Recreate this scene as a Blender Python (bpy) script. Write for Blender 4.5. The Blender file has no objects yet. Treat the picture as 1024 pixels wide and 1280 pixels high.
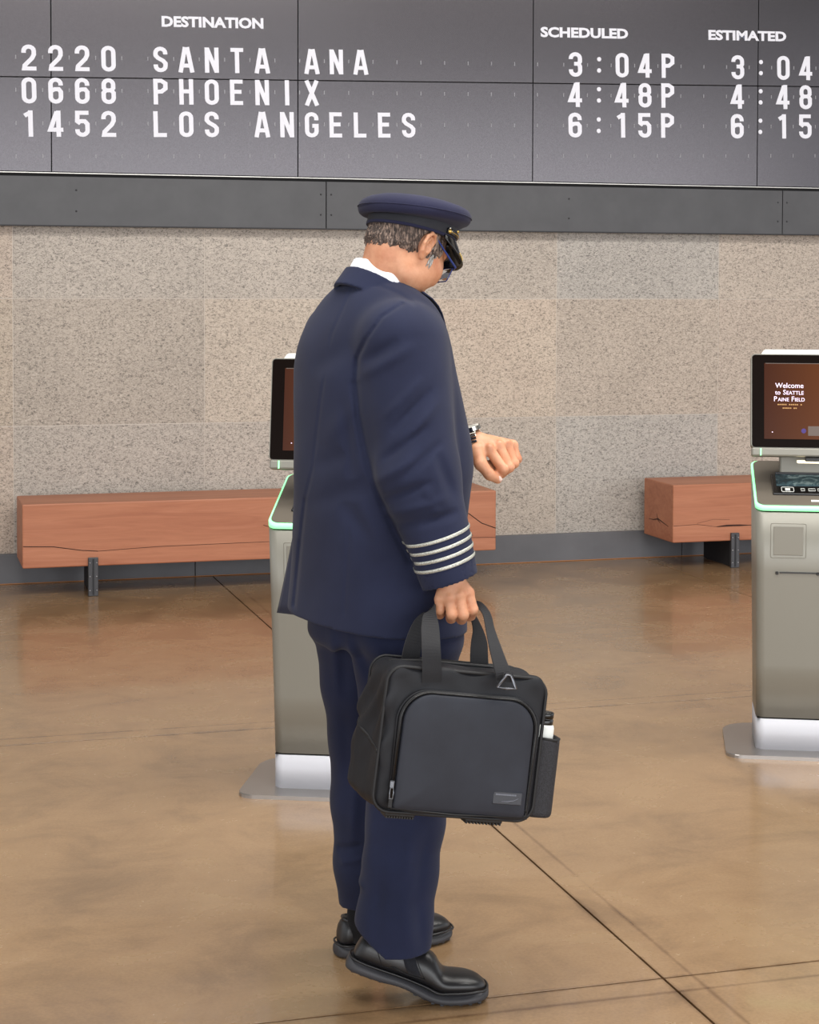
import bpy, bmesh, math, random
import numpy as np
from mathutils import Vector, Matrix, Euler
R = math.radians
SC = bpy.context.scene
COL = SC.collection
random.seed(7)

# ------------------------------------------------------------------ camera
CAMH = 1.55; FPX = 2250.0; PITCH = R(2.0); ROLL = R(0.15); YAW = R(-16.1)
cam_d = bpy.data.cameras.new('camera'); cam = bpy.data.objects.new('camera', cam_d); COL.objects.link(cam)
cam_d.sensor_fit = 'VERTICAL'; cam_d.sensor_height = 24.0; cam_d.sensor_width = 24.0
cam_d.lens = 24.0 * FPX / 1280.0
cam_d.clip_start = 0.05; cam_d.clip_end = 200
PY = 362 + FPX * math.tan(PITCH)
cam_d.shift_y = -(640 - PY) / 1280.0
cam.matrix_world = Matrix.Translation((0, 0, CAMH)) @ Matrix.Rotation(YAW, 4, 'Z') @ Matrix.Rotation(R(90) - PITCH, 4, 'X') @ Matrix.Rotation(ROLL, 4, 'Z')
SC.camera = cam
SC.view_settings.view_transform = 'Standard'; SC.view_settings.look = 'None'
SC.view_settings.gamma = 1.0; SC.view_settings.use_curve_mapping = False
SC.view_settings.exposure = 0.0

# ------------------------------------------------------------------ light: overcast daylight through the open glazed sides, plus added ceiling lights
world = bpy.data.worlds.new('overcast_sky'); SC.world = world; world.use_nodes = True
bg = world.node_tree.nodes['Background']; bg.inputs[0].default_value = (0.93, 0.96, 1.0, 1); bg.inputs[1].default_value = 1.25

def area_light(name, loc, rot, sx, sy, power, color=(1, 1, 1)):
    l = bpy.data.lights.new(name, 'AREA'); l.shape = 'RECTANGLE'; l.size = sx; l.size_y = sy; l.energy = power; l.color = color
    o = bpy.data.objects.new(name, l); COL.objects.link(o); o.location = loc; o.rotation_euler = rot
    return o
# unseen area lights added under the ceiling to light the hall
area_light('added_ceiling_light', (1.5, 2.2, 5.1), (0, 0, 0), 5.0, 1.0, 240, (1, 0.97, 0.92))
area_light('added_ceiling_light', (3.0, 4.6, 5.1), (R(20), 0, 0), 8.0, 1.0, 300, (1, 0.97, 0.92))
# tall window wall behind and to the left of the photographer
area_light('window_daylight', (3.0, -6.5, 2.2), (R(90), 0, 0), 20.0, 3.8, 860, (0.97, 0.985, 1.0))

# pixel -> place helpers (photograph frame 1024 x 1280)
cw = cam.matrix_world.to_3x3()
CP = np.array([0.0, 0.0, CAMH])
def ray(u, v):
    d = cw @ Vector(((u - 512) / FPX, -(v - PY) / FPX, -1.0)); return np.array(d)
FH = np.array([-math.sin(YAW), math.cos(YAW), 0.0]); RT = np.array([math.cos(YAW), math.sin(YAW), 0.0])
D0 = 4.05
MAN = CP * np.array([1, 1, 0]) + FH * D0       # origin of the man's frame: X = right, Y = away, Z = up
def mp(u, v, dy):                              # pixel at depth D0+dy -> local coordinates of the man
    r = ray(u, v); t = (D0 + dy) / (r @ FH); p = CP + r * t
    return (float((p - MAN) @ RT), dy, float(p[2]))

# ------------------------------------------------------------------ materials
def S(h):
    h = h.lstrip('#'); c = [int(h[i:i + 2], 16) / 255 for i in (0, 2, 4)]
    return tuple(x / 12.92 if x <= 0.04045 else ((x + 0.055) / 1.055) ** 2.4 for x in c) + (1,)
class NT:
    def __init__(s, name, rough=0.5, metal=0.0, color=None, **kw):
        s.m = bpy.data.materials.new(name); s.m.use_nodes = True; s.t = s.m.node_tree
        s.b = s.t.nodes['Principled BSDF']; s.b.inputs['Roughness'].default_value = rough; s.b.inputs['Metallic'].default_value = metal
        if color: s.b.inputs['Base Color'].default_value = color
        for k, v in kw.items(): s.b.inputs[k.replace('_', ' ')].default_value = v
        s.m.diffuse_color = color or (0.5, 0.5, 0.5, 1)
    def n(s, typ, **kw):
        x = s.t.nodes.new(typ)
        for k, v in kw.items():
            if isinstance(k, str) and hasattr(x, k): setattr(x, k, v)
        return x
    def l(s, a, b): s.t.links.new(a, b)
    def coord(s, scale=(1, 1, 1), rot=(0, 0, 0), out='Object'):
        c = s.n('ShaderNodeTexCoord'); mp_ = s.n('ShaderNodeMapping'); mp_.inputs['Scale'].default_value = scale; mp_.inputs['Rotation'].default_value = rot
        s.l(c.outputs[out], mp_.inputs[0]); return mp_.outputs[0]
    def noise(s, vec, scale, detail=4, rough=0.55, dist=0.0):
        x = s.n('ShaderNodeTexNoise'); x.inputs['Scale'].default_value = scale; x.inputs['Detail'].default_value = detail
        x.inputs['Roughness'].default_value = rough; x.inputs['Distortion'].default_value = dist; s.l(vec, x.inputs['Vector']); return x.outputs[0]
    def ramp(s, fac, stops, interp='LINEAR'):
        x = s.n('ShaderNodeValToRGB'); e = x.color_ramp; e.interpolation = interp
        while len(e.elements) < len(stops): e.elements.new(0.5)
        for i, (p, c) in enumerate(stops):
            e.elements[i].position = p; e.elements[i].color = c if len(c) == 4 else tuple(c) + (1,)
        s.l(fac, x.inputs[0]); return x.outputs[0]
    def mix(s, a, b, fac, mode='MIX'):
        x = s.n('ShaderNodeMix'); x.data_type = 'RGBA'; x.blend_type = mode
        for sock, val in ((x.inputs[0], fac), (x.inputs[6], a), (x.inputs[7], b)):
            if isinstance(val, bpy.types.NodeSocket): s.l(val, sock)
            else: sock.default_value = val
        return x.outputs[2]
    def base(s, c): s.l(c, s.b.inputs['Base Color'])
    def bump(s, h, strength=0.2, dist=0.002):
        x = s.n('ShaderNodeBump'); x.inputs['Strength'].default_value = strength; x.inputs['Distance'].default_value = dist
        s.l(h, x.inputs['Height']); s.l(x.outputs[0], s.b.inputs['Normal'])
    def objrand(s):
        return s.n('ShaderNodeObjectInfo').outputs['Random']

def G(v): return (v, v, v, 1)

# polished concrete
c = NT('polished_concrete', 0.22)
v = c.coord(out='Generated') if False else c.n('ShaderNodeNewGeometry').outputs['Position']
a = c.noise(v, 0.9, 6, 0.6, 0.4); b_ = c.noise(v, 3.2, 6, 0.65, 0.5); f = c.noise(v, 120, 3, 0.6)
mpn = c.n('ShaderNodeMapping'); mpn.inputs['Scale'].default_value = (0.9, 5, 1); mpn.inputs['Rotation'].default_value = (0, 0, R(14)); c.l(v, mpn.inputs[0])
st = c.noise(mpn.outputs[0], 2.6, 6, 0.65, 0.6)
col = c.ramp(a, [(0.3, S('#86694b')), (0.5, S('#9a7b58')), (0.7, S('#a88865'))])
col = c.mix(col, c.ramp(b_, [(0.34, S('#69523c')), (0.5, S('#987a5a')), (0.72, S('#ac9170'))]), 0.42)
col = c.mix(col, c.ramp(st, [(0.33, S('#665340')), (0.47, S('#967a5a')), (0.7, S('#a58c6c'))]), 0.10)
col = c.mix(col, c.ramp(f, [(0.25, G(0.32)), (0.55, G(0.5)), (0.8, G(0.62))]), 0.35, 'OVERLAY')
sx = c.n('ShaderNodeSeparateXYZ'); c.l(v, sx.inputs[0])
def smudge(out, c0, w):
    a1 = c.n('ShaderNodeMath'); a1.operation = 'SUBTRACT'; c.l(out, a1.inputs[0]); a1.inputs[1].default_value = c0
    a2 = c.n('ShaderNodeMath'); a2.operation = 'ABSOLUTE'; c.l(a1.outputs[0], a2.inputs[0])
    a3 = c.n('ShaderNodeMath'); a3.operation = 'DIVIDE'; c.l(a2.outputs[0], a3.inputs[0]); a3.inputs[1].default_value = w
    a4 = c.n('ShaderNodeMath'); a4.operation = 'MULTIPLY_ADD'; c.l(b_, a4.inputs[0]); a4.inputs[1].default_value = 1.2; c.l(a3.outputs[0], a4.inputs[2])
    return c.ramp(a4.outputs[0], [(0.45, G(1)), (0.95, G(0))])
# worn, darker strips of old filler beside the saw cuts
for o_, c0, w_ in ((0, 1.664, 0.035), (0, 1.735, 0.022), (1, 3.69, 0.035), (1, 3.61, 0.022), (1, 6.2, 0.035), (1, 6.29, 0.025)):
    col = c.mix(col, c.mix(col, S('#8a6f58'), 0.75, 'MULTIPLY'), c.mix((0, 0, 0, 1), smudge(sx.outputs[o_], c0, w_), 0.85))
c.base(col)
rr = c.ramp(b_, [(0.3, G(0.2)), (0.7, G(0.3))]); c.l(rr, c.b.inputs['Roughness'])
c.b.inputs['Specular IOR Level'].default_value = 0.6
c.b.inputs['Coat Weight'].default_value = 0.25; c.b.inputs['Coat Roughness'].default_value = 0.06
M_floor = c.m
M_joint = NT('joint_filler', 0.7, color=S('#5d4c3e')).m

# granite slabs: each slab takes its own tint
c = NT('speckled_granite', 0.62)
v = c.n('ShaderNodeNewGeometry').outputs['Position']
rnd = c.objrand()
gm = c.n('ShaderNodeMapping'); gm.inputs['Scale'].default_value = (1, 1, 1.7); c.l(v, gm.inputs[0]); sp = c.noise(gm.outputs[0], 78, 3, 0.65, 1.2); sp2 = c.noise(gm.outputs[0], 34, 4, 0.75, 1.8); big = c.noise(v, 2.0, 4, 0.5)
tint = c.n('ShaderNodeObjectInfo').outputs['Color']
tint = c.mix(tint, c.ramp(big, [(0.3, G(0.44)), (0.7, G(0.56))]), 0.6, 'OVERLAY')
dark = c.ramp(sp, [(0.36, G(0.14)), (0.44, G(0.62)), (0.50, G(1))])
dark2 = c.ramp(sp2, [(0.32, G(0.3)), (0.42, G(0.78)), (0.49, G(1))])
col = c.mix(tint, dark, 0.72, 'MULTIPLY'); col = c.mix(col, dark2, 0.6, 'MULTIPLY')
lite = c.ramp(sp, [(0.60, G(0)), (0.72, G(0.7))])
col = c.mix(col, S('#d9cfc3'), lite)
c.base(col); c.bump(sp, 0.12, 0.002)
M_granite = c.m
M_mortar = NT('pale_mortar', 0.8, color=S('#c4bab0')).m

# display panel
c = NT('dark_display_panel', 0.24, 0.9, color=S('#59585b'))
v = c.n('ShaderNodeNewGeometry').outputs['Position']
f = c.noise(v, 300, 2, 0.5); c.base(c.ramp(f, [(0.3, S('#4f4c4f')), (0.7, S('#5b585b'))]))
c.b.inputs['Specular IOR Level'].default_value = 0.9
M_panel = c.m
M_letter = NT('white_flap_letters', 0.5, color=S('#dcdce4'), Emission_Color=(0.9, 0.92, 1, 1), Emission_Strength=0.06).m
M_dot = NT('faint_flap_marks', 0.5, color=S('#8f8f94')).m
c = NT('charcoal_fascia', 0.5, color=S('#464649')); v = c.coord(); f = c.noise(v, 6, 4, 0.6)
c.base(c.ramp(f, [(0.3, S('#454548')), (0.7, S('#4d4d50'))])); M_fascia = c.m
M_gap = NT('shadow_gap', 0.8, color=S('#1b1b1d')).m
M_trimlite = NT('aluminium_edge', 0.35, 0.8, color=S('#c9c6c0')).m
c = NT('grey_skirting', 0.42, color=S('#5b5b5f')); v = c.coord(); f = c.noise(v, 3, 4, 0.6); c.base(c.ramp(f, [(0.3, S('#58585c')), (0.7, S('#66666a'))])); M_skirt = c.m
M_ceil = NT('ceiling_board', 0.85, color=S('#5d5955')).m
M_lampdiff = NT('lamp_diffuser', 0.5, color=(1, 1, 1, 1), Emission_Color=(1, 0.97, 0.92, 1), Emission_Strength=3.0).m

# bench timber
c = NT('reddish_timber', 0.48)
v = c.coord((0.35, 3.0, 5.0)); g = c.noise(v, 5, 7, 0.62, 1.2); g2 = c.noise(c.coord((0.12, 1.6, 2.4)), 3, 4, 0.6, 0.8)
fine = c.noise(c.coord((1.5, 30, 60)), 6, 3, 0.6, 0.3)
col = c.ramp(g, [(0.3, S('#985a3f')), (0.5, S('#b07050')), (0.68, S('#be7f60'))])
col = c.mix(col, c.ramp(g2, [(0.35, S('#9c5d42')), (0.65, S('#bd7f5f'))]), 0.5)
col = c.mix(col, c.ramp(fine, [(0.3, G(0.42)), (0.7, G(0.56))]), 0.4, 'OVERLAY')
c.base(col); c.bump(fine, 0.1, 0.001)
M_wood = c.m
M_crack = NT('dark_timber_crack', 0.9, color=S('#3a211a')).m
M_steel = NT('dark_grey_steel', 0.42, 0.5, color=S('#4b4b4e')).m
M_steel2 = NT('black_steel_plate', 0.6, 0.3, color=S('#2c2c2f')).m
M_bolt = NT('bright_bolt', 0.3, 0.9, color=S('#b5b5b8')).m

# kiosk
c = NT('warm_grey_metal_paint', 0.38, 0.2, color=S('#88867d')); M_kbody = c.m
c = NT('brushed_silver', 0.5, 0.12, color=S('#c4c5cc')); v = c.coord((1, 1, 60)); f = c.noise(v, 12, 3, 0.6)
c.l(c.ramp(f, [(0.3, G(0.5)), (0.7, G(0.6))]), c.b.inputs['Roughness']); M_ksilver = c.m
M_kplate = NT('brushed_steel_plate', 0.3, 0.8, color=S('#a7a3a0')).m
M_kdeck = NT('taupe_deck_paint', 0.45, 0.1, color=S('#6a6359')).m
M_kgreen = NT('green_light_strip', 0.4, color=S('#9dffb4'), Emission_Color=S('#8dffae'), Emission_Strength=1.1).m
M_black = NT('black_gloss', 0.18, color=S('#0d0c0c')).m
M_bezel = NT('dark_bezel_glass', 0.3, color=S('#100805'), Specular_IOR_Level=0.05).m
c = NT('brown_screen', 0.2, color=S('#140a06'), Specular_IOR_Level=0.1)
v = c.coord(); sp_ = c.n('ShaderNodeSeparateXYZ'); c.l(v, sp_.inputs[0])
gx = c.n('ShaderNodeMath'); gx.operation = 'MULTIPLY_ADD'; gx.inputs[1].default_value = 2.4; gx.inputs[2].default_value = 0.5; c.l(sp_.outputs[0], gx.inputs[0])
cc = c.ramp(gx.outputs[0], [(0.0, S('#4a2618')), (0.5, S('#6e3d1e')), (1.0, S('#4a2618'))]); c.l(cc, c.b.inputs['Emission Color']); c.b.inputs['Emission Strength'].default_value = 0.95
M_screen = c.m
M_sctext = NT('screen_lettering', 0.5, color=S('#d9c5d8'), Emission_Color=S('#dccbe6'), Emission_Strength=0.8).m
M_scgold = NT('screen_small_lettering', 0.5, color=S('#a07845'), Emission_Color=S('#a07845'), Emission_Strength=0.7).m
M_scpurple = NT('screen_purple_mark', 0.5, color=S('#2e1c58'), Emission_Color=S('#4a2f88'), Emission_Strength=0.4).m
M_scbutton = NT('screen_button', 0.5, color=S('#4a3f39'), Emission_Color=S('#75655c'), Emission_Strength=0.4).m
M_white = NT('white_plastic', 0.4, color=S('#eceee9')).m
c = NT('reader_glass', 0.05, color=S('#3f5a62')); v = c.coord((1, 1, 1)); f = c.noise(v, 14, 4, 0.6, 1.5)
c.base(c.ramp(f, [(0.4, S('#2a3c44')), (0.56, S('#4c666e')), (0.62, S('#8da3a6'))])); M_reader = c.m  # pale mottling in the glass colour stands in for reflections
M_warmlight = NT('warm_light_strip', 0.5, color=S('#fff3cf'), Emission_Color=S('#fff3cf'), Emission_Strength=1.2).m

# cloth, leather, skin
def cloth(name, c1, c2, scale=900, rough=0.9, sheen=0.06, bump=0.25):
    c = NT(name, rough, Sheen_Weight=sheen, Sheen_Roughness=0.5, Specular_IOR_Level=0.25); v = c.coord()
    w = c.noise(v, scale, 2, 0.5); b = c.noise(v, 5, 4, 0.6)
    c.base(c.mix(c.ramp(b, [(0.35, c1), (0.65, c2)]), c.ramp(w, [(0.3, G(0.42)), (0.7, G(0.58))]), 0.5, 'OVERLAY')); c.bump(w, bump, 0.0006)
    return c.m
M_navy = cloth('navy_wool', S('#20243a'), S('#252a42'))
M_navy_t = cloth('navy_trouser_wool', S('#1c2138'), S('#212741'))
M_capcloth = cloth('navy_cap_felt', S('#22233a'), S('#282941'), 700)
M_band = cloth('black_mohair_band', S('#26272c'), S('#2f3036'), 500, 0.7)
M_shirt = cloth('white_shirt_cotton', S('#eef0f6'), S('#f6f7fb'), 900, 0.8, 0.1)
c = NT('silver_braid', 0.45, 0.5); v = c.coord((1, 1, 1)); w = c.noise(v, 500, 2); c.base(c.ramp(w, [(0.3, S('#8e9088')), (0.7, S('#dfe0d6'))])); c.bump(w, 0.4, 0.0005); M_braid = c.m
c = NT('skin', 0.5, Subsurface_Weight=0.12, Subsurface_Scale=0.02); c.b.inputs['Subsurface Radius'].default_value = (1, 0.35, 0.2)
v = c.coord(); a = c.noise(v, 22, 4, 0.6); f = c.noise(v, 260, 3, 0.6)
c.base(c.mix(c.ramp(a, [(0.3, S('#bb7a59')), (0.5, S('#cc9270')), (0.7, S('#d6a07f'))]), c.ramp(f, [(0.3, G(0.45)), (0.7, G(0.55))]), 0.3, 'OVERLAY')); c.bump(f, 0.12, 0.0006); M_skin = c.m
M_nail = NT('fingernail', 0.3, color=S('#e8c4b4')).m
c = NT('dark_greying_hair', 0.6); v = c.coord((1, 1, 0.22), (R(0), R(25), 0)); a = c.noise(v, 210, 4, 0.7, 0.6)
c.base(c.ramp(a, [(0.36, S('#2a211e')), (0.5, S('#4e4039')), (0.62, S('#a08a7c'))])); c.bump(a, 0.7, 0.003); M_hair = c.m
c = NT('grey_sideburn_hair', 0.6); v = c.coord((1, 1, 0.2)); a = c.noise(v, 230, 4, 0.7, 0.5)
c.base(c.ramp(a, [(0.36, S('#7d7a76')), (0.5, S('#a9a6a2')), (0.62, S('#c9c7c4'))])); c.bump(a, 0.7, 0.003); M_greyhair = c.m
c = NT('black_leather', 0.36, color=S('#17171a')); v = c.coord(); f = c.noise(v, 260, 3, 0.6); c.bump(f, 0.15, 0.0008); c.b.inputs['Specular IOR Level'].default_value = 0.55; M_leather = c.m
M_elastic = cloth('black_elastic_gusset', S('#15161b'), S('#24262e'), 400, 0.8, 0.1, 0.6)
M_sole = NT('dark_rubber_sole', 0.55, color=S('#38383c')).m
M_sock = cloth('black_sock', S('#141417'), S('#1b1b1f'))
M_patent = NT('black_patent_visor', 0.12, color=S('#0f0f11')).m
M_gold = NT('gold_braid', 0.35, 0.8, color=S('#d8b866')).m
M_blueframe = NT('blue_acetate_frame', 0.2, color=S('#2a3f86')).m
c = NT('spectacle_lens', 0.02, color=(0.9, 0.94, 1, 1), Transmission_Weight=1.0, IOR=1.2); M_lens = c.m
M_watch = NT('polished_watch_steel', 0.2, 1.0, color=S('#c9c5bd')).m
M_dial = NT('watch_dial', 0.15, color=S('#e9e6dc')).m
M_eye = NT('eye_white', 0.2, color=S('#efe9e2')).m
M_iris = NT('brown_iris', 0.15, color=S('#2e1a10')).m
# bag
c = NT('black_ballistic_nylon', 0.62, Specular_IOR_Level=0.3); v = c.coord(); w = c.noise(v, 1100, 2, 0.5); b = c.noise(v, 9, 4, 0.6)
c.base(c.mix(c.ramp(b, [(0.35, S('#1b1c20')), (0.65, S('#212227'))]), c.ramp(w, [(0.3, G(0.4)), (0.7, G(0.6))]), 0.5, 'OVERLAY')); c.bump(w, 0.25, 0.0006)
M_nylon = c.m
c = NT('slate_pocket_nylon', 0.6, Specular_IOR_Level=0.3); v = c.coord(); w = c.noise(v, 1100, 2, 0.5); b = c.noise(v, 7, 4, 0.6)
c.base(c.mix(c.ramp(b, [(0.35, S('#262830')), (0.65, S('#2d3039'))]), c.ramp(w, [(0.3, G(0.4)), (0.7, G(0.6))]), 0.5, 'OVERLAY')); c.bump(w, 0.25, 0.0006)
M_pocket = c.m
c = NT('black_mesh_fabric', 0.7); v = c.coord(); w = c.n('ShaderNodeTexVoronoi'); w.inputs['Scale'].default_value = 420; c.l(v, w.inputs['Vector'])
c.base(c.ramp(w.outputs[0], [(0.2, S('#101013')), (0.6, S('#2b2b31'))])); c.bump(w.outputs[0], 0.5, 0.001); M_meshfab = c.m
M_webbing = cloth('black_webbing', S('#1d1d20'), S('#252528'), 600, 0.75, 0.1, 0.4)
M_zip = NT('black_zip_tape', 0.6, color=S('#141417')).m
M_gunmetal = NT('gunmetal_hardware', 0.3, 0.8, color=S('#6d6f75')).m
M_logo = NT('embossed_rubber_patch', 0.35, color=S('#2b2d35')).m
M_logoink = NT('grey_patch_lettering', 0.4, color=S('#6c6f7a')).m
M_rubber = NT('black_rubber_feet', 0.6, color=S('#121214')).m

# ------------------------------------------------------------------ object helpers
def link(o, parent=None, label=None, cat=None, group=None, kind=None):
    COL.objects.link(o)
    if parent is not None: o.parent = parent
    for k, val in (('label', label), ('category', cat), ('group', group), ('kind', kind)):
        if val: o[k] = val
    return o
def empty(name, loc=(0, 0, 0), rz=0.0, parent=None, **kw):
    o = bpy.data.objects.new(name, None); o.empty_display_size = 0.1; link(o, parent, **kw); o.location = loc; o.rotation_euler = (0, 0, rz); return o
def mesh_obj(name, verts, faces, mat, parent=None, smooth=False, **kw):
    me = bpy.data.meshes.new(name); me.from_pydata([tuple(map(float, q)) for q in verts], [], faces); me.update()
    if smooth: me.polygons.foreach_set('use_smooth', [True] * len(me.polygons))
    me.materials.append(mat)
    return link(bpy.data.objects.new(name, me), parent, **kw)
def bm_obj(name, bm, mat, parent=None, smooth=False, **kw):
    bmesh.ops.recalc_face_normals(bm, faces=bm.faces[:])
    me = bpy.data.meshes.new(name); bm.to_mesh(me); bm.free()
    if smooth: me.polygons.foreach_set('use_smooth', [True] * len(me.polygons))
    me.materials.append(mat)
    return link(bpy.data.objects.new(name, me), parent, **kw)
def add_box(bm, c, s, bevel=0.0, rot=None, seg=2):
    mt = Matrix.Translation(c) @ (rot.to_4x4() if rot else Matrix.Identity(4)) @ Matrix.Diagonal((s[0], s[1], s[2], 1))
    r = bmesh.ops.create_cube(bm, size=1.0, matrix=mt)
    if bevel > 0:
        es = list({e for v in r['verts'] for e in v.link_edges})
        bmesh.ops.bevel(bm, geom=es, offset=bevel, segments=seg, affect='EDGES', profile=0.5, clamp_overlap=True)
def box(name, c, s, mat, parent=None, bevel=0.0, rot=None, seg=2, **kw):
    bm = bmesh.new(); add_box(bm, c, s, bevel, rot, seg); return bm_obj(name, bm, mat, parent, **kw)
def rounded_poly(pts, rad, n=6):            # 2D polygon with rounded corners; rad a number or a list
    out = []; N = len(pts)
    for i in range(N):
        r = rad[i] if isinstance(rad, (list, tuple)) else rad
        p0 = np.array(pts[i - 1], float); p = np.array(pts[i], float); p2 = np.array(pts[(i + 1) % N], float)
        if r <= 0: out.append(tuple(p)); continue
        a = (p0 - p) / np.linalg.norm(p0 - p); b = (p2 - p) / np.linalg.norm(p2 - p)
        ang = math.acos(max(-1, min(1, a @ b))); t = r / math.tan(ang / 2)
        A = p + a * t; B = p + b * t; cdir = (a + b) / np.linalg.norm(a + b); Cc = p + cdir * (r / math.sin(ang / 2))
        va = A - Cc; vb = B - Cc
        for k in range(n + 1):
            s = k / n; w = va * (1 - s) + vb * s; w = w / np.linalg.norm(w) * r; out.append(tuple(Cc + w))
    return out
def prism(bm, poly, to3, d0, d1):           # extrude a 2D polygon; to3(x, y, d) -> 3D
    a = [bm.verts.new(to3(x, y, d0)) for x, y in poly]; b = [bm.verts.new(to3(x, y, d1)) for x, y in poly]
    bm.faces.new(a); bm.faces.new(b[::-1]); n = len(poly)
    for i in range(n): bm.faces.new((a[i], a[(i + 1) % n], b[(i + 1) % n], b[i]))
def tube_bm(bm, path, rad, n=10, closed=False, cap=True):
    P = [Vector(q) for q in path]; N = len(P); rings = []; up = None
    for i in range(N):
        if closed: t = (P[(i + 1) % N] - P[i - 1]).normalized()
        else: t = (P[min(i + 1, N - 1)] - P[max(i - 1, 0)]).normalized()
        if up is None:
            up = t.orthogonal().normalized()
        up = (up - t * up.dot(t)).normalized(); bi = t.cross(up); r = rad[i] if isinstance(rad, (list, tuple)) else rad
        rings.append([bm.verts.new(P[i] + up * math.cos(k / n * 2 * math.pi) * r + bi * math.sin(k / n * 2 * math.pi) * r) for k in range(n)])
    for i in range(N if closed else N - 1):
        A = rings[i]; B = rings[(i + 1) % N]
        for k in range(n): bm.faces.new((A[k], A[(k + 1) % n], B[(k + 1) % n], B[k]))
    if cap and not closed: bm.faces.new(rings[0]); bm.faces.new(rings[-1][::-1])
def tube(name, path, rad, mat, parent=None, n=10, closed=False, **kw):
    bm = bmesh.new(); tube_bm(bm, path, rad, n, closed); return bm_obj(name, bm, mat, parent, smooth=True, **kw)
def catmull(pts, n=8):
    P = [np.array(q, float) for q in pts]; P = [2 * P[0] - P[1]] + P + [2 * P[-1] - P[-2]]; out = []
    for i in range(1, len(P) - 2):
        for k in range(n):
            t = k / n; out.append(0.5 * ((2 * P[i]) + (-P[i - 1] + P[i + 1]) * t + (2 * P[i - 1] - 5 * P[i] + 4 * P[i + 1] - P[i + 2]) * t * t + (-P[i - 1] + 3 * P[i] - 3 * P[i + 1] + P[i + 2]) * t ** 3))
    out.append(P[-2]); return out
def text_mesh(name, body, size, mat, parent, loc, rot, sx=1.0, offset=0.0, ext=0.001, align='CENTER', **kw):
    cu = bpy.data.curves.new(name, 'FONT'); cu.body = body; cu.size = size; cu.extrude = ext; cu.offset = offset; cu.align_x = align; cu.align_y = 'CENTER'; cu.resolution_u = 3
    t = bpy.data.objects.new(name, cu); COL.objects.link(t); bpy.context.view_layer.update()
    me = bpy.data.meshes.new_from_object(t); bpy.data.objects.remove(t); me.materials.clear(); me.materials.append(mat)
    me.transform(Matrix.Diagonal((sx, 1, 1, 1)))
    o = bpy.data.objects.new(name, me); link(o, parent, **kw); o.location = loc; o.rotation_euler = rot; return o

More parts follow.
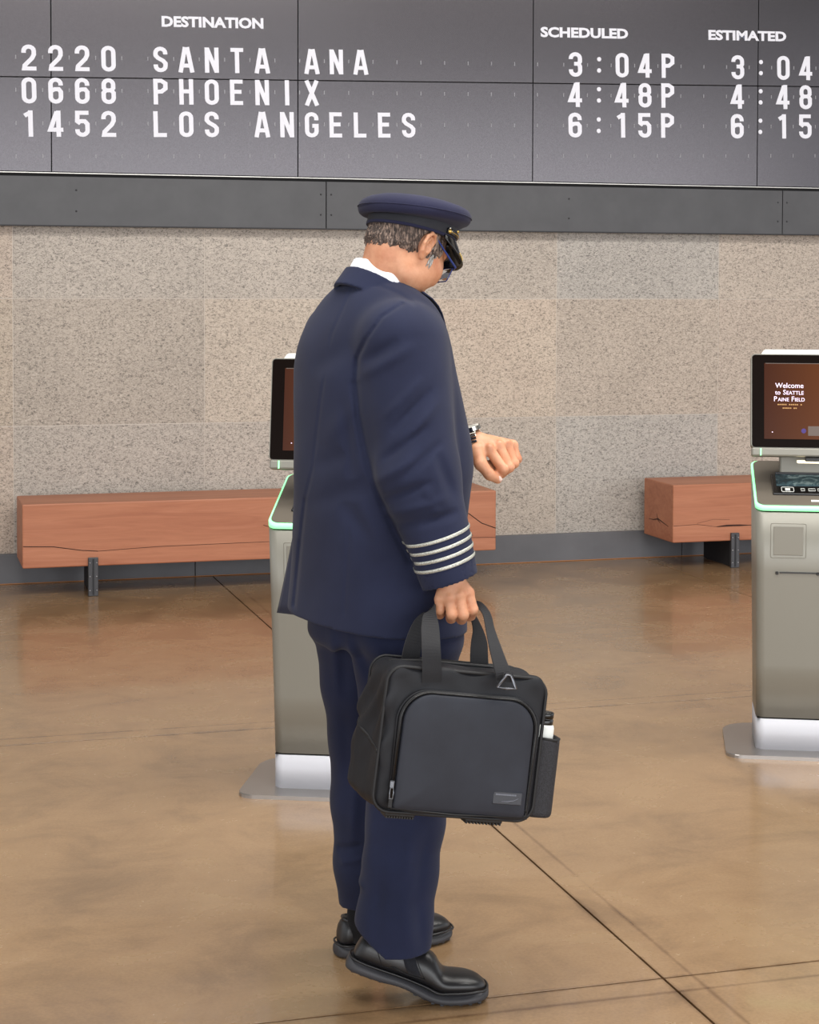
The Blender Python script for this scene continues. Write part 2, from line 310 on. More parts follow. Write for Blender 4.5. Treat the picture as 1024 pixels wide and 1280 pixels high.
# ------------------------------------------------------------------ implicit-surface mesher (surface nets on sparse blocks)
def sdf_mesh(name, fn, lo, hi, h, mat, parent=None, relax=1, slack=1.6, **kw):
    lo = np.array(lo, float); hi = np.array(hi, float); B = 8
    nb = np.ceil((hi - lo) / (h * B)).astype(int)
    gi = np.stack(np.meshgrid(*[np.arange(k) for k in nb], indexing='ij'), -1).reshape(-1, 3)
    cen = lo + (gi + 0.5) * (h * B)
    d = fn(cen[:, 0], cen[:, 1], cen[:, 2])
    gi = gi[np.abs(d) < h * B * 0.5 * 1.7321 * slack]; gi = gi[np.lexsort((gi[:, 0], gi[:, 2]))]
    off = np.stack(np.meshgrid(*[np.arange(B + 1)] * 3, indexing='ij'), -1).reshape(-1, 3)
    NY = int(nb[1] * B + 4); NZ = int(nb[2] * B + 4)
    keys = []; pos = []; edges = [[], [], []]; signs = [[], [], []]
    corners = [(i, j, k) for i in (0, 1) for j in (0, 1) for k in (0, 1)]
    for s in range(0, len(gi), 400):
        g = gi[s:s + 400]; idx = g[:, None, :] * B + off[None]
        p = lo + idx * h
        val = fn(p[..., 0].ravel(), p[..., 1].ravel(), p[..., 2].ravel()).reshape(len(g), B + 1, B + 1, B + 1)
        ins = val < 0
        cs = [val[:, i:i + B, j:j + B, k:k + B] for i, j, k in corners]
        cnt = sum((q < 0).astype(np.int8) for q in cs); act = (cnt > 0) & (cnt < 8)
        if not act.any(): continue
        bi, ci, cj, ck = np.nonzero(act)
        C8 = np.stack([q[act] for q in cs], 1)
        acc = np.zeros((len(bi), 3)); num = np.zeros(len(bi))
        for a_ in range(8):
            for b2 in range(a_ + 1, 8):
                A = np.array(corners[a_]); Bc = np.array(corners[b2])
                if np.abs(A - Bc).sum() != 1: continue
                va = C8[:, a_]; vb = C8[:, b2]; m = (va < 0) != (vb < 0)
                t = np.where(m, va / np.where(m, va - vb, 1), 0)
                acc += np.where(m[:, None], A + (Bc - A) * t[:, None], 0); num += m
        cell = g[bi] * B + np.stack([ci, cj, ck], 1)
        pos.append(lo + (cell + acc / num[:, None]) * h)
        keys.append((cell[:, 0] * NY + cell[:, 1]) * NZ + cell[:, 2])
        i0 = corners.index((0, 0, 0))
        for ax, cidx in enumerate([corners.index((1, 0, 0)), corners.index((0, 1, 0)), corners.index((0, 0, 1))]):
            m = (C8[:, i0] < 0) != (C8[:, cidx] < 0)
            edges[ax].append(cell[m]); signs[ax].append(C8[m, i0] < 0)
    keys = np.concatenate(keys); pos = np.concatenate(pos)
    keys, ui = np.unique(keys, return_index=True); pos = pos[ui]
    quads = []
    for ax in range(3):
        c_ = np.concatenate(edges[ax]); sg = np.concatenate(signs[ax])
        k0 = (c_[:, 0] * NY + c_[:, 1]) * NZ + c_[:, 2]; _, u = np.unique(k0, return_index=True); c_ = c_[u]; sg = sg[u]
        a1, a2 = [(1, 2), (2, 0), (0, 1)][ax]
        e1 = np.eye(3, dtype=int)[a1]; e2 = np.eye(3, dtype=int)[a2]
        qs = []; ok = np.ones(len(c_), bool)
        for dd in (0 * e1, -e1, -e1 - e2, -e2):
            q = c_ + dd; kk = (q[:, 0] * NY + q[:, 1]) * NZ + q[:, 2]; ix = np.clip(np.searchsorted(keys, kk), 0, len(keys) - 1); ok &= keys[ix] == kk; qs.append(ix)
        Q = np.stack(qs, 1)[ok]; sg = sg[ok]; Q[~sg] = Q[~sg][:, ::-1]; quads.append(Q)
    Q = np.concatenate(quads)
    for _ in range(relax):                      # light smoothing
        acc = np.zeros_like(pos); n_ = np.zeros(len(pos))
        for a_ in range(4):
            i = Q[:, a_]; j = Q[:, (a_ + 1) % 4]
            for ax in range(3): acc[:, ax] += np.bincount(i, pos[j, ax], len(pos)) + np.bincount(j, pos[i, ax], len(pos))
            n_ += np.bincount(i, minlength=len(pos)) + np.bincount(j, minlength=len(pos))
        pos = pos * 0.5 + 0.5 * acc / np.maximum(n_, 1)[:, None]
    me = bpy.data.meshes.new(name); me.vertices.add(len(pos)); me.vertices.foreach_set('co', pos.astype(np.float32).ravel())
    me.loops.add(Q.size); me.loops.foreach_set('vertex_index', Q.astype(np.int32).ravel())
    me.polygons.add(len(Q)); me.polygons.foreach_set('loop_start', np.arange(0, Q.size, 4, dtype=np.int32))
    me.polygons.foreach_set('use_smooth', np.ones(len(Q), bool)); me.update(calc_edges=True); me.validate()
    me.materials.append(mat)
    print('SDF', name, len(Q))
    return link(bpy.data.objects.new(name, me), parent, **kw)
def smin(a, b, k):
    h_ = np.clip(0.5 + 0.5 * (b - a) / k, 0, 1); return b * (1 - h_) + a * h_ - k * h_ * (1 - h_)
def smax(a, b, k): return -smin(-a, -b, k)
def cone(x, y, z, a, b, ra, rb):
    a = np.array(a); b = np.array(b); ab = b - a; L2 = ab @ ab
    t = np.clip(((x - a[0]) * ab[0] + (y - a[1]) * ab[1] + (z - a[2]) * ab[2]) / L2, 0, 1)
    return np.sqrt((x - a[0] - ab[0] * t) ** 2 + (y - a[1] - ab[1] * t) ** 2 + (z - a[2] - ab[2] * t) ** 2) - (ra + (rb - ra) * t)
def chain(x, y, z, pts, rad, k=0.01):
    d = cone(x, y, z, pts[0], pts[1], rad[0], rad[1])
    for i in range(1, len(pts) - 1): d = smin(d, cone(x, y, z, pts[i], pts[i + 1], rad[i], rad[i + 1]), k)
    return d
def frame_mat(fwd, up):                        # rows: right-hand side, forward, up
    f_ = np.array(fwd, float); f_ /= np.linalg.norm(f_); u = np.array(up, float); u = u - f_ * (u @ f_); u /= np.linalg.norm(u); return np.stack([np.cross(f_, u), f_, u])
def ellip(x, y, z, c, r, Mx=None):
    X = x - c[0]; Y = y - c[1]; Z = z - c[2]
    if Mx is not None: X, Y, Z = (Mx[i, 0] * X + Mx[i, 1] * Y + Mx[i, 2] * Z for i in range(3))
    k0 = np.sqrt((X / r[0]) ** 2 + (Y / r[1]) ** 2 + (Z / r[2]) ** 2); k1 = np.sqrt((X / r[0] ** 2) ** 2 + (Y / r[1] ** 2) ** 2 + (Z / r[2] ** 2) ** 2)
    return k0 * (k0 - 1) / np.maximum(k1, 1e-6)
def seg2(x, z, a, b):                          # 2D distance to a segment in the X-Z plane
    dx, dz = b[0] - a[0], b[1] - a[1]; t = np.clip(((x - a[0]) * dx + (z - a[1]) * dz) / (dx * dx + dz * dz + 1e-9), 0, 1)
    return np.sqrt((x - a[0] - dx * t) ** 2 + (z - a[1] - dz * t) ** 2)
def vnoise(x, y, z, s):                        # cheap smooth wobble
    return (np.sin(x * 11 * s + 1.3 * np.sin(z * 7 * s)) * np.sin(z * 9 * s + 2.1 + 1.1 * np.sin(y * 8 * s)) * np.sin(y * 10 * s + 0.7))

#=====================================================================ROOM
WY = 9.62; FPY = 9.56
XL, XR, YB = -7.0, 13.0, -7.0

# floor: saw-cut concrete slabs over a bed
floor = box('floor', ((XL + XR) / 2, (YB + WY) / 2, -0.06), (XR - XL, WY - YB + 0.3, 0.09), M_joint, kind='structure')
xs = [XL, -0.85, 1.664, 4.18, 6.7, 9.2, XR]; ys = [YB, -4.0, -1.4, 1.15, 3.69, 6.2, WY + 0.08]
for i in range(len(xs) - 1):
    for j in range(len(ys) - 1):
        g = 0.003; x0, x1, y0, y1 = xs[i] + g, xs[i + 1] - g, ys[j] + g, ys[j + 1] - g
        box('concrete_slab', ((x0 + x1) / 2, (y0 + y1) / 2, -0.0075), (x1 - x0, y1 - y0, 0.015), M_floor, floor, bevel=0.0004, seg=1)
# faint strips of patched filler beside the saw cuts
tube('crack', [(1.50, 3.20, 0), (1.53, 3.28, 0.0), (1.50, 3.34, 0.0), (1.57, 3.41, 0.0)], 0.0012, M_joint, floor, n=4)

# back wall: mortar bed and granite slabs
wall = box('wall_back', ((XL + XR) / 2, WY + 0.1412, 2.6), (XR - XL, 0.28, 5.3), M_mortar, kind='structure')
rows = [(0.160, 0.826), (0.830, 1.497), (1.501, 2.10)]
TINT = [['#c6b6a6', '#d2c2b0', '#c8baab', '#c2b8ac', '#c2b2a4', '#beae9f'], ['#b4a492', '#a89e93', '#c4b6a6', '#ccb9a6', '#b8aa9c', '#bcac9e'], ['#bcaa9b', '#aea79f', '#b4aca3', '#b6aca1', '#aeaca8', '#bcafa2']]
x0 = 0.617 - 1.0105 * 7; k = 0
while x0 < XR - 0.6:
    for r_, (za, zb) in enumerate(rows):
        dy = random.uniform(-0.0006, 0.0004)
        o = box('granite_slab', (x0 + 0.505, WY + 0.02 + dy, (za + zb) / 2), (1.0105 - 0.0035, 0.04, zb - za), M_granite, wall, bevel=0.0006, seg=1)
        tc_ = S(TINT[r_ and (2 - r_) or 2][min(5, max(0, round((x0 - 0.617) / 1.0105) + 1))]); mc_ = S('#beb0a2'); o.color = [a_ * 0.6 + b2_ * 0.4 for a_, b2_ in zip(tc_, mc_)]
    x0 += 1.0105
# skirting
for k in range(7):
    xa = XL + k * 2.857
    box('baseboard_back' if k == 0 else 'baseboard_back', (xa + 1.4285, WY - 0.006, 0.08), (2.853, 0.03, 0.158), M_skirt, kind='structure', bevel=0.002)
tube('reflection_line', [(XL, WY - 0.02, 0.003), (XR, WY - 0.02, 0.002)], 0.0025, NT('orange_reflection', 0.6, color=S('#b07545')).m, n=6, kind='structure')  # thin orange strip standing in for a reflection along the wall base
# fascia band between granite and display
trim = box('trim_1', ((XL + XR) / 2, FPY + 0.02, 2.02), (XR - XL, 0.04, 0.27), M_gap, kind='structure')
seams = [-6.0, -3.25, -0.47, 2.283, 5.030, 7.78, 10.5, 13.0]
for a, b in zip(seams[:-1], seams[1:]):
    p_ = box('fascia_panel', ((a + b) / 2, FPY - 0.004, 2.006), (b - a - 0.005, 0.012, 0.258), M_fascia, trim, bevel=0.001, seg=1)
    for xx in (a + 0.028, a + 1.41, b - 0.03):
        for zz in (1.955, 2.065):
            bm = bmesh.new(); bmesh.ops.create_uvsphere(bm, u_segments=8, v_segments=6, radius=0.005, matrix=Matrix.Translation((xx, FPY - 0.0105, zz)) @ Matrix.Diagonal((1, 0.5, 1, 1)))
            bm_obj('screw', bm, M_steel2, p_)
box('trim_2', ((XL + XR) / 2, FPY + 0.004, 1.8785), (XR - XL, 0.03, 0.006), M_steel2, kind='structure')

# unseen header added behind the photographer to darken the board's upper reflection
box('unseen_header', ((XL + XR) / 2, YB + 0.1, 4.75), (XR - XL, 0.2, 1.1), M_ceil, kind='structure')
# ceiling
ceil = box('ceiling', ((XL + XR) / 2, (YB + WY) / 2, 5.3), (XR - XL, WY - YB + 0.3, 0.1), M_ceil, kind='structure')

#=====================================================================DEPARTURE BOARD
BY = 9.535     # face of the board
board = empty('departure_board', (3.0, BY, 2.155), label='large dark grey departures board with white flap letters above the stone wall', cat='display board')
def bl(x, z, y=0.0): return (x - 3.0, y, z - 2.155)
box('backing', bl(3.0, 2.95, 0.035), (18.6, 0.03, 1.62), M_gap, board)
box('lower_edge', bl(3.0, 2.152, 0.012), (18.6, 0.030, 0.004), M_trimlite, board)
pxs = [-6.0, -4.6, -3.25, -1.9, -0.54, 0.812, 2.122, 3.468, 4.856, 6.22, 7.58, 8.94, 10.3, 11.7]
ptilt = 0.0225
for a, b in zip(pxs[:-1], pxs[1:]):
    zc = lambda x: 2.641 + ptilt * (x - 0.56)
    for (lo_, hi_) in (('b', 'm'), ('m', 't')):
        g = 0.0022
        if lo_ == 'b': P4 = [(a + g, 2.158), (b - g, 2.158), (b - g, zc(b) - g), (a + g, zc(a) - g)]
        else: P4 = [(a + g, zc(a) + g), (b - g, zc(b) + g), (b - g, 3.72), (a + g, 3.72)]
        bm = bmesh.new(); prism(bm, [(q[0] - 3.0, q[1] - 2.155) for q in P4], lambda X, Y, D: (X, D, Y), 0.0, 0.02)
        bmesh.ops.bevel(bm, geom=bm.edges[:], offset=0.001, segments=1, affect='EDGES')
        bm_obj('panel', bm, M_panel, board)
# glyphs: condensed strokes in a unit cell 0.5 wide, 1 high
SWD = 0.155; e = SWD / 2
def arc(cx, cz, rx, rz, a0, a1, n=8): return [(cx + rx * math.cos(R(a0 + (a1 - a0) * k / n)), cz + rz * math.sin(R(a0 + (a1 - a0) * k / n))) for k in range(n + 1)]
L_, R_, B_, T_ = e, 0.5 - e, e, 1 - e; rr_ = (R_ - L_) / 2; m_ = 0.25; q_ = 0.17
GL = {
 '0': [('c', arc(m_, T_ - q_, rr_, q_, 0, 180) + arc(m_, B_ + q_, rr_, q_, 180, 360))],
 'O': [('c', arc(m_, T_ - q_, rr_, q_, 0, 180) + arc(m_, B_ + q_, rr_, q_, 180, 360))],
 '1': [('o', [(0.10, 0.80), (0.27, 0.925 - 0.02)]), ('o', [(0.30, 1.0), (0.30, 0)])],
 '2': [('o', [(L_, 0.68)] + arc(m_, T_ - q_, rr_, q_, 180, 0) + [(R_, 0.62), (0.36, 0.48), (L_ + 0.03, 0.20), (L_ + 0.01, B_), (0.5, B_)])],
 '3': [('o', [(L_, 0.72)] + arc(m_, T_ - q_, rr_, q_, 180, 0) + [(R_, 0.62), (0.37, 0.53), (0.2, 0.53)]), ('o', [(0.2, 0.53), (0.37, 0.53), (R_, 0.42)] + arc(m_, B_ + q_, rr_, q_, 0, -180) + [(L_, 0.30)])],
 '4': [('o', [(0.34, 0.0), (0.34, 1.0)]), ('o', [(0.29, 0.96), (0.06, 0.27), (0.5, 0.27)])],
 '5': [('o', [(0.47, T_), (L_ + 0.01, T_), (L_, 0.55)]), ('o', [(L_, 0.50), (0.16, 0.60), (0.33, 0.60), (R_, 0.49)] + arc(m_, B_ + q_, rr_, q_, 0, -180) + [(L_, 0.29)])],
 '6': [('o', [(R_, 0.70)] + arc(m_, T_ - q_, rr_, q_, 0, 180) + arc(m_, B_ + q_, rr_, q_, 180, 360) + [(R_, 0.46), (0.35, 0.56), (0.20, 0.55), (L_, 0.47)])],
 '8': [('c', arc(m_, T_ - q_, rr_ - 0.01, q_, 0, 180) + [(L_ + 0.01, 0.62), (0.15, 0.53), (0.35, 0.53), (R_ - 0.01, 0.62)]), ('c', [(0.35, 0.53), (0.15, 0.53), (L_, 0.43)] + arc(m_, B_ + q_, rr_, q_, 180, 360) + [(R_, 0.43)])],
 'S': [('o', [(R_, 0.70)] + arc(m_, T_ - q_, rr_, q_, 0, 180) + [(L_, 0.66), (0.16, 0.56), (0.34, 0.45), (R_, 0.35)] + arc(m_, B_ + q_, rr_, q_, 0, -180) + [(L_, 0.30)])],
 'A': [('o', [(0.04, 0), (0.215, 1.0)]), ('o', [(0.46, 0), (0.285, 1.0)]), ('o', [(0.12, 0.27), (0.38, 0.27)])],
 'N': [('o', [(L_, 0), (L_, 1)]), ('o', [(R_, 0), (R_, 1)]), ('o', [(L_ + 0.01, 0.96), (R_ - 0.01, 0.04)])],
 'T': [('o', [(0.02, T_), (0.48, T_)]), ('o', [(0.25, 0.95), (0.25, 0)])],
 'P': [('o', [(L_, 0), (L_, 1)]), ('o', [(L_, T_), (0.28, T_), (R_, T_ - 0.10), (R_, 0.62), (0.28, 0.50), (L_, 0.50)])],
 'H': [('o', [(L_, 0), (L_, 1)]), ('o', [(R_, 0), (R_, 1)]), ('o', [(L_, 0.52), (R_, 0.52)])],
 'E': [('o', [(0.46, T_), (L_, T_), (L_, B_), (0.46, B_)]), ('o', [(L_, 0.52), (0.41, 0.52)])],
 'I': [('o', [(0.25, 0), (0.25, 1)])],
 'X': [('o', [(0.06, 0), (0.44, 1.0)]), ('o', [(0.06, 1.0), (0.44, 0)])],
 'L': [('o', [(L_, 1), (L_, B_), (0.46, B_)])],
 'G': [('o', [(R_, 0.68)] + arc(m_, T_ - q_, rr_, q_, 0, 180) + arc(m_, B_ + q_, rr_, q_, 180, 360) + [(R_, 0.46), (0.27, 0.46)])],
}
def ribbon(bm, pts, w, closed, to3, t):
    P = [np.array(q, float) for q in pts]; n = len(P); L = []; Rr = []
    for i in range(n):
        a = P[i] - P[i - 1] if (closed or i > 0) else P[1] - P[0]
        b = P[(i + 1) % n] - P[i] if (closed or i < n - 1) else P[-1] - P[-2]
        a = a / (np.linalg.norm(a) + 1e-9); b = b / (np.linalg.norm(b) + 1e-9); na = np.array([-a[1], a[0]]); nb_ = np.array([-b[1], b[0]]); m = na + nb_; m = m / (np.linalg.norm(m) + 1e-9)
        k = w / 2 / max(0.45, m @ na); L.append(P[i] + m * k); Rr.append(P[i] - m * k)
    vs = [[bm.verts.new(to3(q[0], q[1], d)) for q in arr] for d in (0, t) for arr in (L, Rr)]
    for i in range(n if closed else n - 1):
        j = (i + 1) % n
        for a_, b2 in ((0, 1), (3, 2), (1, 3), (2, 0)): bm.faces.new((vs[a_][i], vs[a_][j], vs[b2][j], vs[b2][i]))
    if not closed:
        for i in (0, n - 1): bm.faces.new((vs[0][i], vs[1][i], vs[3][i], vs[2][i]))
glyph_mesh = {}
def letter(ch, cx, zb, hgt, wscale=1.0):
    if ch == ':':
        for zz in (0.27, 0.73):
            bm = bmesh.new(); bmesh.ops.create_cone(bm, segments=14, radius1=0.0125, radius2=0.0125, depth=0.003, cap_ends=True, matrix=Matrix.Translation(bl(cx, zb + hgt * zz, -0.0015)) @ Matrix.Rotation(R(90), 4, 'X'))
            bm_obj('colon_dot', bm, M_letter, board)
        return
    if ch not in glyph_mesh:
        bm = bmesh.new(); order = 0
        for kind_, pts in GL[ch]:
            ribbon(bm, pts, SWD, kind_ == 'c', lambda X, Z, D: (X - 0.25, -D, Z), 0.003 + 0.0004 * order); order += 1
        bmesh.ops.recalc_face_normals(bm, faces=bm.faces[:]); me = bpy.data.meshes.new('letter'); bm.to_mesh(me); bm.free(); me.materials.append(M_letter); glyph_mesh[ch] = me
    o = bpy.data.objects.new('letter', glyph_mesh[ch]); link(o, board); o.location = bl(cx, zb); o.scale = (hgt * 1.12 * wscale, 1, hgt); o.rotation_euler = (0, -math.atan(0.0235), 0)
CP_ = 0.1363; X0 = 0.700
zrow = [2.677, 2.5075, 2.336]; HG = [0.1335, 0.1345, 0.1355]
slope = 0.0235
TXT = ['2220 SANTA ANA', '0668 PHOENIX', '1452 LOS ANGELES']
EST = ['3:04P', '4:48P', '6:15P']
for r_ in range(3):
    for k, ch in enumerate(TXT[r_]):
        if ch != ' ':
            x = X0 + k * CP_ + (0.018 if k == 0 and False else 0); letter(ch, x, zrow[r_] + slope * (x - X0), HG[r_])
    for k, ch in enumerate(EST[r_]):
        x = 3.7219 + k * 0.1415; letter(ch, x, zrow[r_] + slope * (x - X0) + 0.003, HG[r_] * 1.03, 1.03)
        x = 4.7267 + k * 0.146; letter(ch, x, zrow[r_] + slope * (x - X0), HG[r_] * 1.04, 1.03)
# faint marks of the empty flaps
for r_ in range(4):
    zb = (zrow + [2.165])[r_] + 0.07
    for k in range(-3, 40):
        x = X0 + (k + 0.5) * CP_ if k < 21 else 3.7219 + (k - 21.5) * 0.1435
        if x > 5.6 : break
        o = box('flap_mark', bl(x, zb + slope * (x - X0), -0.0008), (0.005, 0.0016, 0.02), M_dot, board)
for cap_, x0_, x1_, zm in (('DESTINATION', 1.386, 1.932, 2.963), ('SCHEDULED', 3.511, 4.039, 2.996), ('ESTIMATED', 4.536, 5.032, 3.022)):
    o = text_mesh('caption', cap_, 0.074, M_letter, board, bl((x0_ + x1_) / 2, zm, -0.002), (R(90), -math.atan(0.022), 0), 1.0, 0.0030)
    w = o.dimensions.x; o.data.transform(Matrix.Diagonal(((x1_ - x0_) / w, 1, 1, 1)))

#=====================================================================BENCHES
def bench(x0, x1, label, legs, cracks):
    t = empty('timber_bench', ((x0 + x1) / 2, 9.33, 0), label=label, cat='bench', group='solid timber benches along the stone wall')
    cx = (x0 + x1) / 2; D = 0.40
    bm = bmesh.new(); add_box(bm, (0, 0, 0.312), (x1 - x0, D, 0.322), 0.006)
    bm_obj('beam', bm, M_wood, t)
    for lx in legs:
        box('leg', (lx - cx, -0.005, 0.077), (0.012, D - 0.03, 0.150), M_steel2, t)
        p_ = box('leg_post', (lx - cx, -D / 2 - 0.004, 0.098), (0.05, 0.022, 0.196), M_steel, t, bevel=0.003)
        box('groove', (lx - cx, -D / 2 - 0.016, 0.098), (0.008, 0.004, 0.18), M_steel2, p_)
        for zz in (0.03, 0.10, 0.17):
            for s in (-1, 1):
                bm = bmesh.new(); bmesh.ops.create_uvsphere(bm, u_segments=8, v_segments=6, radius=0.004, matrix=Matrix.Translation((lx - cx + s * 0.017, -D / 2 - 0.0155, zz))); bm_obj('bolt', bm, M_bolt, p_)
    for pts, rad in cracks:
        tube('crack', [(px - cx, -D / 2 - 0.0002, pz) for px, pz in pts], rad, M_crack, t, n=5)
    return t
def cz(x): return x
b1 = bench(0.626, 3.122, 'long reddish solid timber bench under the destination columns, behind the left kiosk', [0.975, 2.80],
    [([(0.63, 0.262), (0.78, 0.256), (0.87, 0.241), (0.92, 0.233), (1.0, 0.226)], 0.0022), ([(1.0, 0.226), (1.3, 0.238), (1.7, 0.241), (2.0, 0.243), (2.3, 0.245)], 0.0014), ([(1.98, 0.25), (2.05, 0.257), (2.14, 0.259), (2.2, 0.262)], [0.001, 0.004, 0.005, 0.001]), ([(1.85, 0.33), (1.93, 0.30), (2.05, 0.27)], 0.0014),
     ([(2.88, 0.38), (2.97, 0.352), (3.04, 0.30), (3.12, 0.27)], 0.0025), ([(2.85, 0.31), (2.93, 0.285), (2.99, 0.235)], [0.003, 0.003, 0.002]), ([(2.7, 0.232), (3.12, 0.22)], 0.0014)])
b2 = bench(4.156, 6.6, 'reddish solid timber bench with a visible squared end, behind the right kiosk', [4.53, 6.2],
    [([(4.16, 0.245), (4.3, 0.25), (4.43, 0.232), (4.6, 0.235), (4.9, 0.24)], 0.0012), ([(4.42, 0.234), (4.48, 0.238), (4.56, 0.237), (4.64, 0.234)], [0.001, 0.005, 0.005, 0.001]), ([(4.3, 0.255), (4.4, 0.275), (4.5, 0.27)], 0.0008)])
tube('end_crack', [(-(6.6 - 4.156) / 2 - 0.0002, yy, zz) for yy, zz in ((-0.14, 0.235), (-0.06, 0.25), (0.0, 0.262), (0.06, 0.25), (0.13, 0.247))], [0.001, 0.003, 0.004, 0.003, 0.001], M_crack, b2, n=5)
tube('end_crack', [(-(6.6 - 4.156) / 2 - 0.0002, yy, zz) for yy, zz in ((-0.03, 0.24), (0.0, 0.255), (0.02, 0.29))], [0.001, 0.003, 0.001], M_crack, b2, n=5)

#=====================================================================KIOSKS
def kiosk(loc, rz, label, detail):
    t = empty('check_in_kiosk', loc, rz, label=label, cat='kiosk', group='self-service kiosks')
    W = 0.43; bx0 = 0.10; cx = bx0 + W / 2            # local frame: origin at the plate's front left corner; x right, y back
    PW = W + 0.2
    bm = bmesh.new(); prism(bm, rounded_poly([(0, 0), (PW, 0), (PW, 0.46), (0, 0.46)], [0.05, 0.05, 0.1, 0.1]), lambda X, Y, D: (X, Y, D), 0.0, 0.012)
    bmesh.ops.bevel(bm, geom=[e_ for e_ in bm.edges if all(v_.co.z > 0.011 for v_ in e_.verts)], offset=0.003, segments=1, affect='EDGES')
    bm_obj('base_plate', bm, M_kplate, t)
    def body_ring(z, x0, x1, y0, y1, r=0.03): return [(a, b, z) for a, b in rounded_poly([(x0, y0), (x1, y0), (x1, y1), (x0, y1)], r, 6)]
    def loft(name, rings, mat, cap=(True, True), parent=t):
        bm = bmesh.new(); V = [[bm.verts.new(q) for q in rg] for rg in rings]; n = len(V[0])
        for A, B in zip(V[:-1], V[1:]):
            for k in range(n): bm.faces.new((A[k], A[(k + 1) % n], B[(k + 1) % n], B[k]))
        if cap[0]: bm.faces.new(V[0][::-1])
        if cap[1]: bm.faces.new(V[-1])
        o = bm_obj(name, bm, mat, parent)
        for p in o.data.polygons:
            p.use_smooth = abs(p.normal.z) < 0.5 and True
        return o
    y0 = 0.085; y1 = 0.36
    loft('plinth', [body_ring(0.012, bx0, bx0 + W, y0, y1), body_ring(0.116, bx0, bx0 + W, y0, y1)], M_ksilver)
    box('plinth_seam', (cx, (y0 + y1) / 2, 0.118), (W - 0.006, y1 - y0 - 0.006, 0.005), M_black, t, bevel=0.02)
    zf = 0.838; zb = 0.955
    def slant(x0, x1, ya, yb, dz, r=0.03): return [(a, b, zf + (zb - zf) * (b - (y0 - 0.05)) / (y1 + 0.02 - (y0 - 0.05)) + dz) for a, b in rounded_poly([(x0, ya), (x1, ya), (x1, yb), (x0, yb)], r, 6)]
    loft('body', [body_ring(0.121, bx0, bx0 + W, y0, y1), body_ring(0.30, bx0 - 0.002, bx0 + W + 0.002, y0 - 0.012, y1), body_ring(0.62, bx0 - 0.007, bx0 + W + 0.007, y0 - 0.035, y1 + 0.01), slant(bx0 - 0.010, bx0 + W + 0.010, y0 - 0.05, y1 + 0.02, -0.022)], M_kbody)
    xa, xb, ya, yb = bx0 - 0.010, bx0 + W + 0.010, y0 - 0.05, y1 + 0.02
    loft('deck_seam', [slant(xa + 0.004, xb - 0.004, ya + 0.004, yb - 0.004, -0.024), slant(xa + 0.004, xb - 0.004, ya + 0.004, yb - 0.004, -0.014)], M_black)
    loft('light_strip', [slant(xa - 0.001, xb + 0.001, ya - 0.001, yb + 0.001, -0.016), slant(xa - 0.001, xb + 0.001, ya - 0.001, yb + 0.001, -0.001)], M_kgreen)
    loft('deck', [slant(xa + 0.006, xb - 0.006, ya + 0.006, yb - 0.006, -0.004), slant(xa + 0.006, xb - 0.006, ya + 0.006, yb - 0.006, 0.003)], M_kdeck)
    ang = math.atan2(zb - zf, yb - ya); RX = Matrix.Rotation(ang, 3, 'X')
    def dk(x, y, h): # deck coordinates: x across, y along deck depth from front edge
        q = RX @ Vector((0, y, h)); return (x, ya + q.y, zf + 0.003 + q.z)
    # document reader with its glass
    rd = box('document_reader', dk(cx, 0.155, 0.002), (W - 0.10, 0.155, 0.010), M_black, t, bevel=0.003, rot=RX)
    box('reader_glass', dk(cx, 0.180, 0.0085), (W - 0.13, 0.085, 0.003), M_reader, rd, rot=RX)
    box('reader_rim', dk(cx, 0.228, 0.011), (W - 0.13, 0.008, 0.010), M_steel, rd, bevel=0.002, rot=RX)
    for px_, w_, in ((0.10, 0.04), (0.15, 0.012), (0.18, 0.022), (0.205, 0.012)):
        pts = rounded_poly([(-w_ / 2, -0.018), (w_ / 2, -0.018), (w_ / 2, 0.018), (-w_ / 2, 0.018)], 0.005, 3) if w_ == 0.04 else [(-w_ / 2, -0.008), (w_ / 2, -0.008), (w_ / 2, 0.008), (-w_ / 2, 0.008)]
        bm = bmesh.new(); tube_bm(bm, [dk(bx0 + px_ + a, 0.106 + b, 0.0085) for a, b in pts], 0.0011, 4, True); bm_obj('reader_symbol', bm, M_white, rd)
    box('reader_symbol', dk(bx0 + 0.10, 0.106, 0.0085), (0.016, 0.018, 0.001), M_white, rd, rot=RX)
    box('reader_symbol', dk(bx0 + 0.19, 0.035, 0.0008), (0.035, 0.012, 0.002), M_white, t, rot=RX)
    # front details: recessed square panel and the ticket slot
    fa = math.atan2(0.015, 0.218)
    def front(x, z, off):
        z_ = z; yy = y0 - 0.012 - 0.023 * (z_ - 0.30) / 0.32 if z_ < 0.62 else y0 - 0.035 - 0.015 * (z_ - 0.62) / 0.216
        return (x, yy - off, z)
    sq = [(0.04, 0.665), (0.155, 0.665), (0.155, 0.780), (0.04, 0.780)]
    bm = bmesh.new(); tube_bm(bm, [front(bx0 + a, b, 0.0005) for a, b in rounded_poly(sq, 0.006, 3)], 0.0014, 6, True); bm_obj('access_panel', bm, M_kbody, t)
    box('access_door', front(bx0 + 0.0975, 0.722, -0.001), (0.098, 0.006, 0.098), M_kbody, t, bevel=0.002, rot=Matrix.Rotation(fa, 3, 'X'))
    box('ticket_slot', front(cx + 0.02, 0.615, 0.0005), (W - 0.10, 0.006, 0.0045), M_black, t)
    for xx in (bx0 + 0.062, cx - 0.02, cx + 0.10, bx0 + W - 0.04):
        box('slot_catch', front(xx, 0.613, 0.002), (0.010, 0.007, 0.010), M_black, t, bevel=0.002)
    # neck
    box('neck', (cx + 0.01, y1 - 0.09, 0.985), (0.29, 0.05, 0.12), M_kbody, t, bevel=0.006)
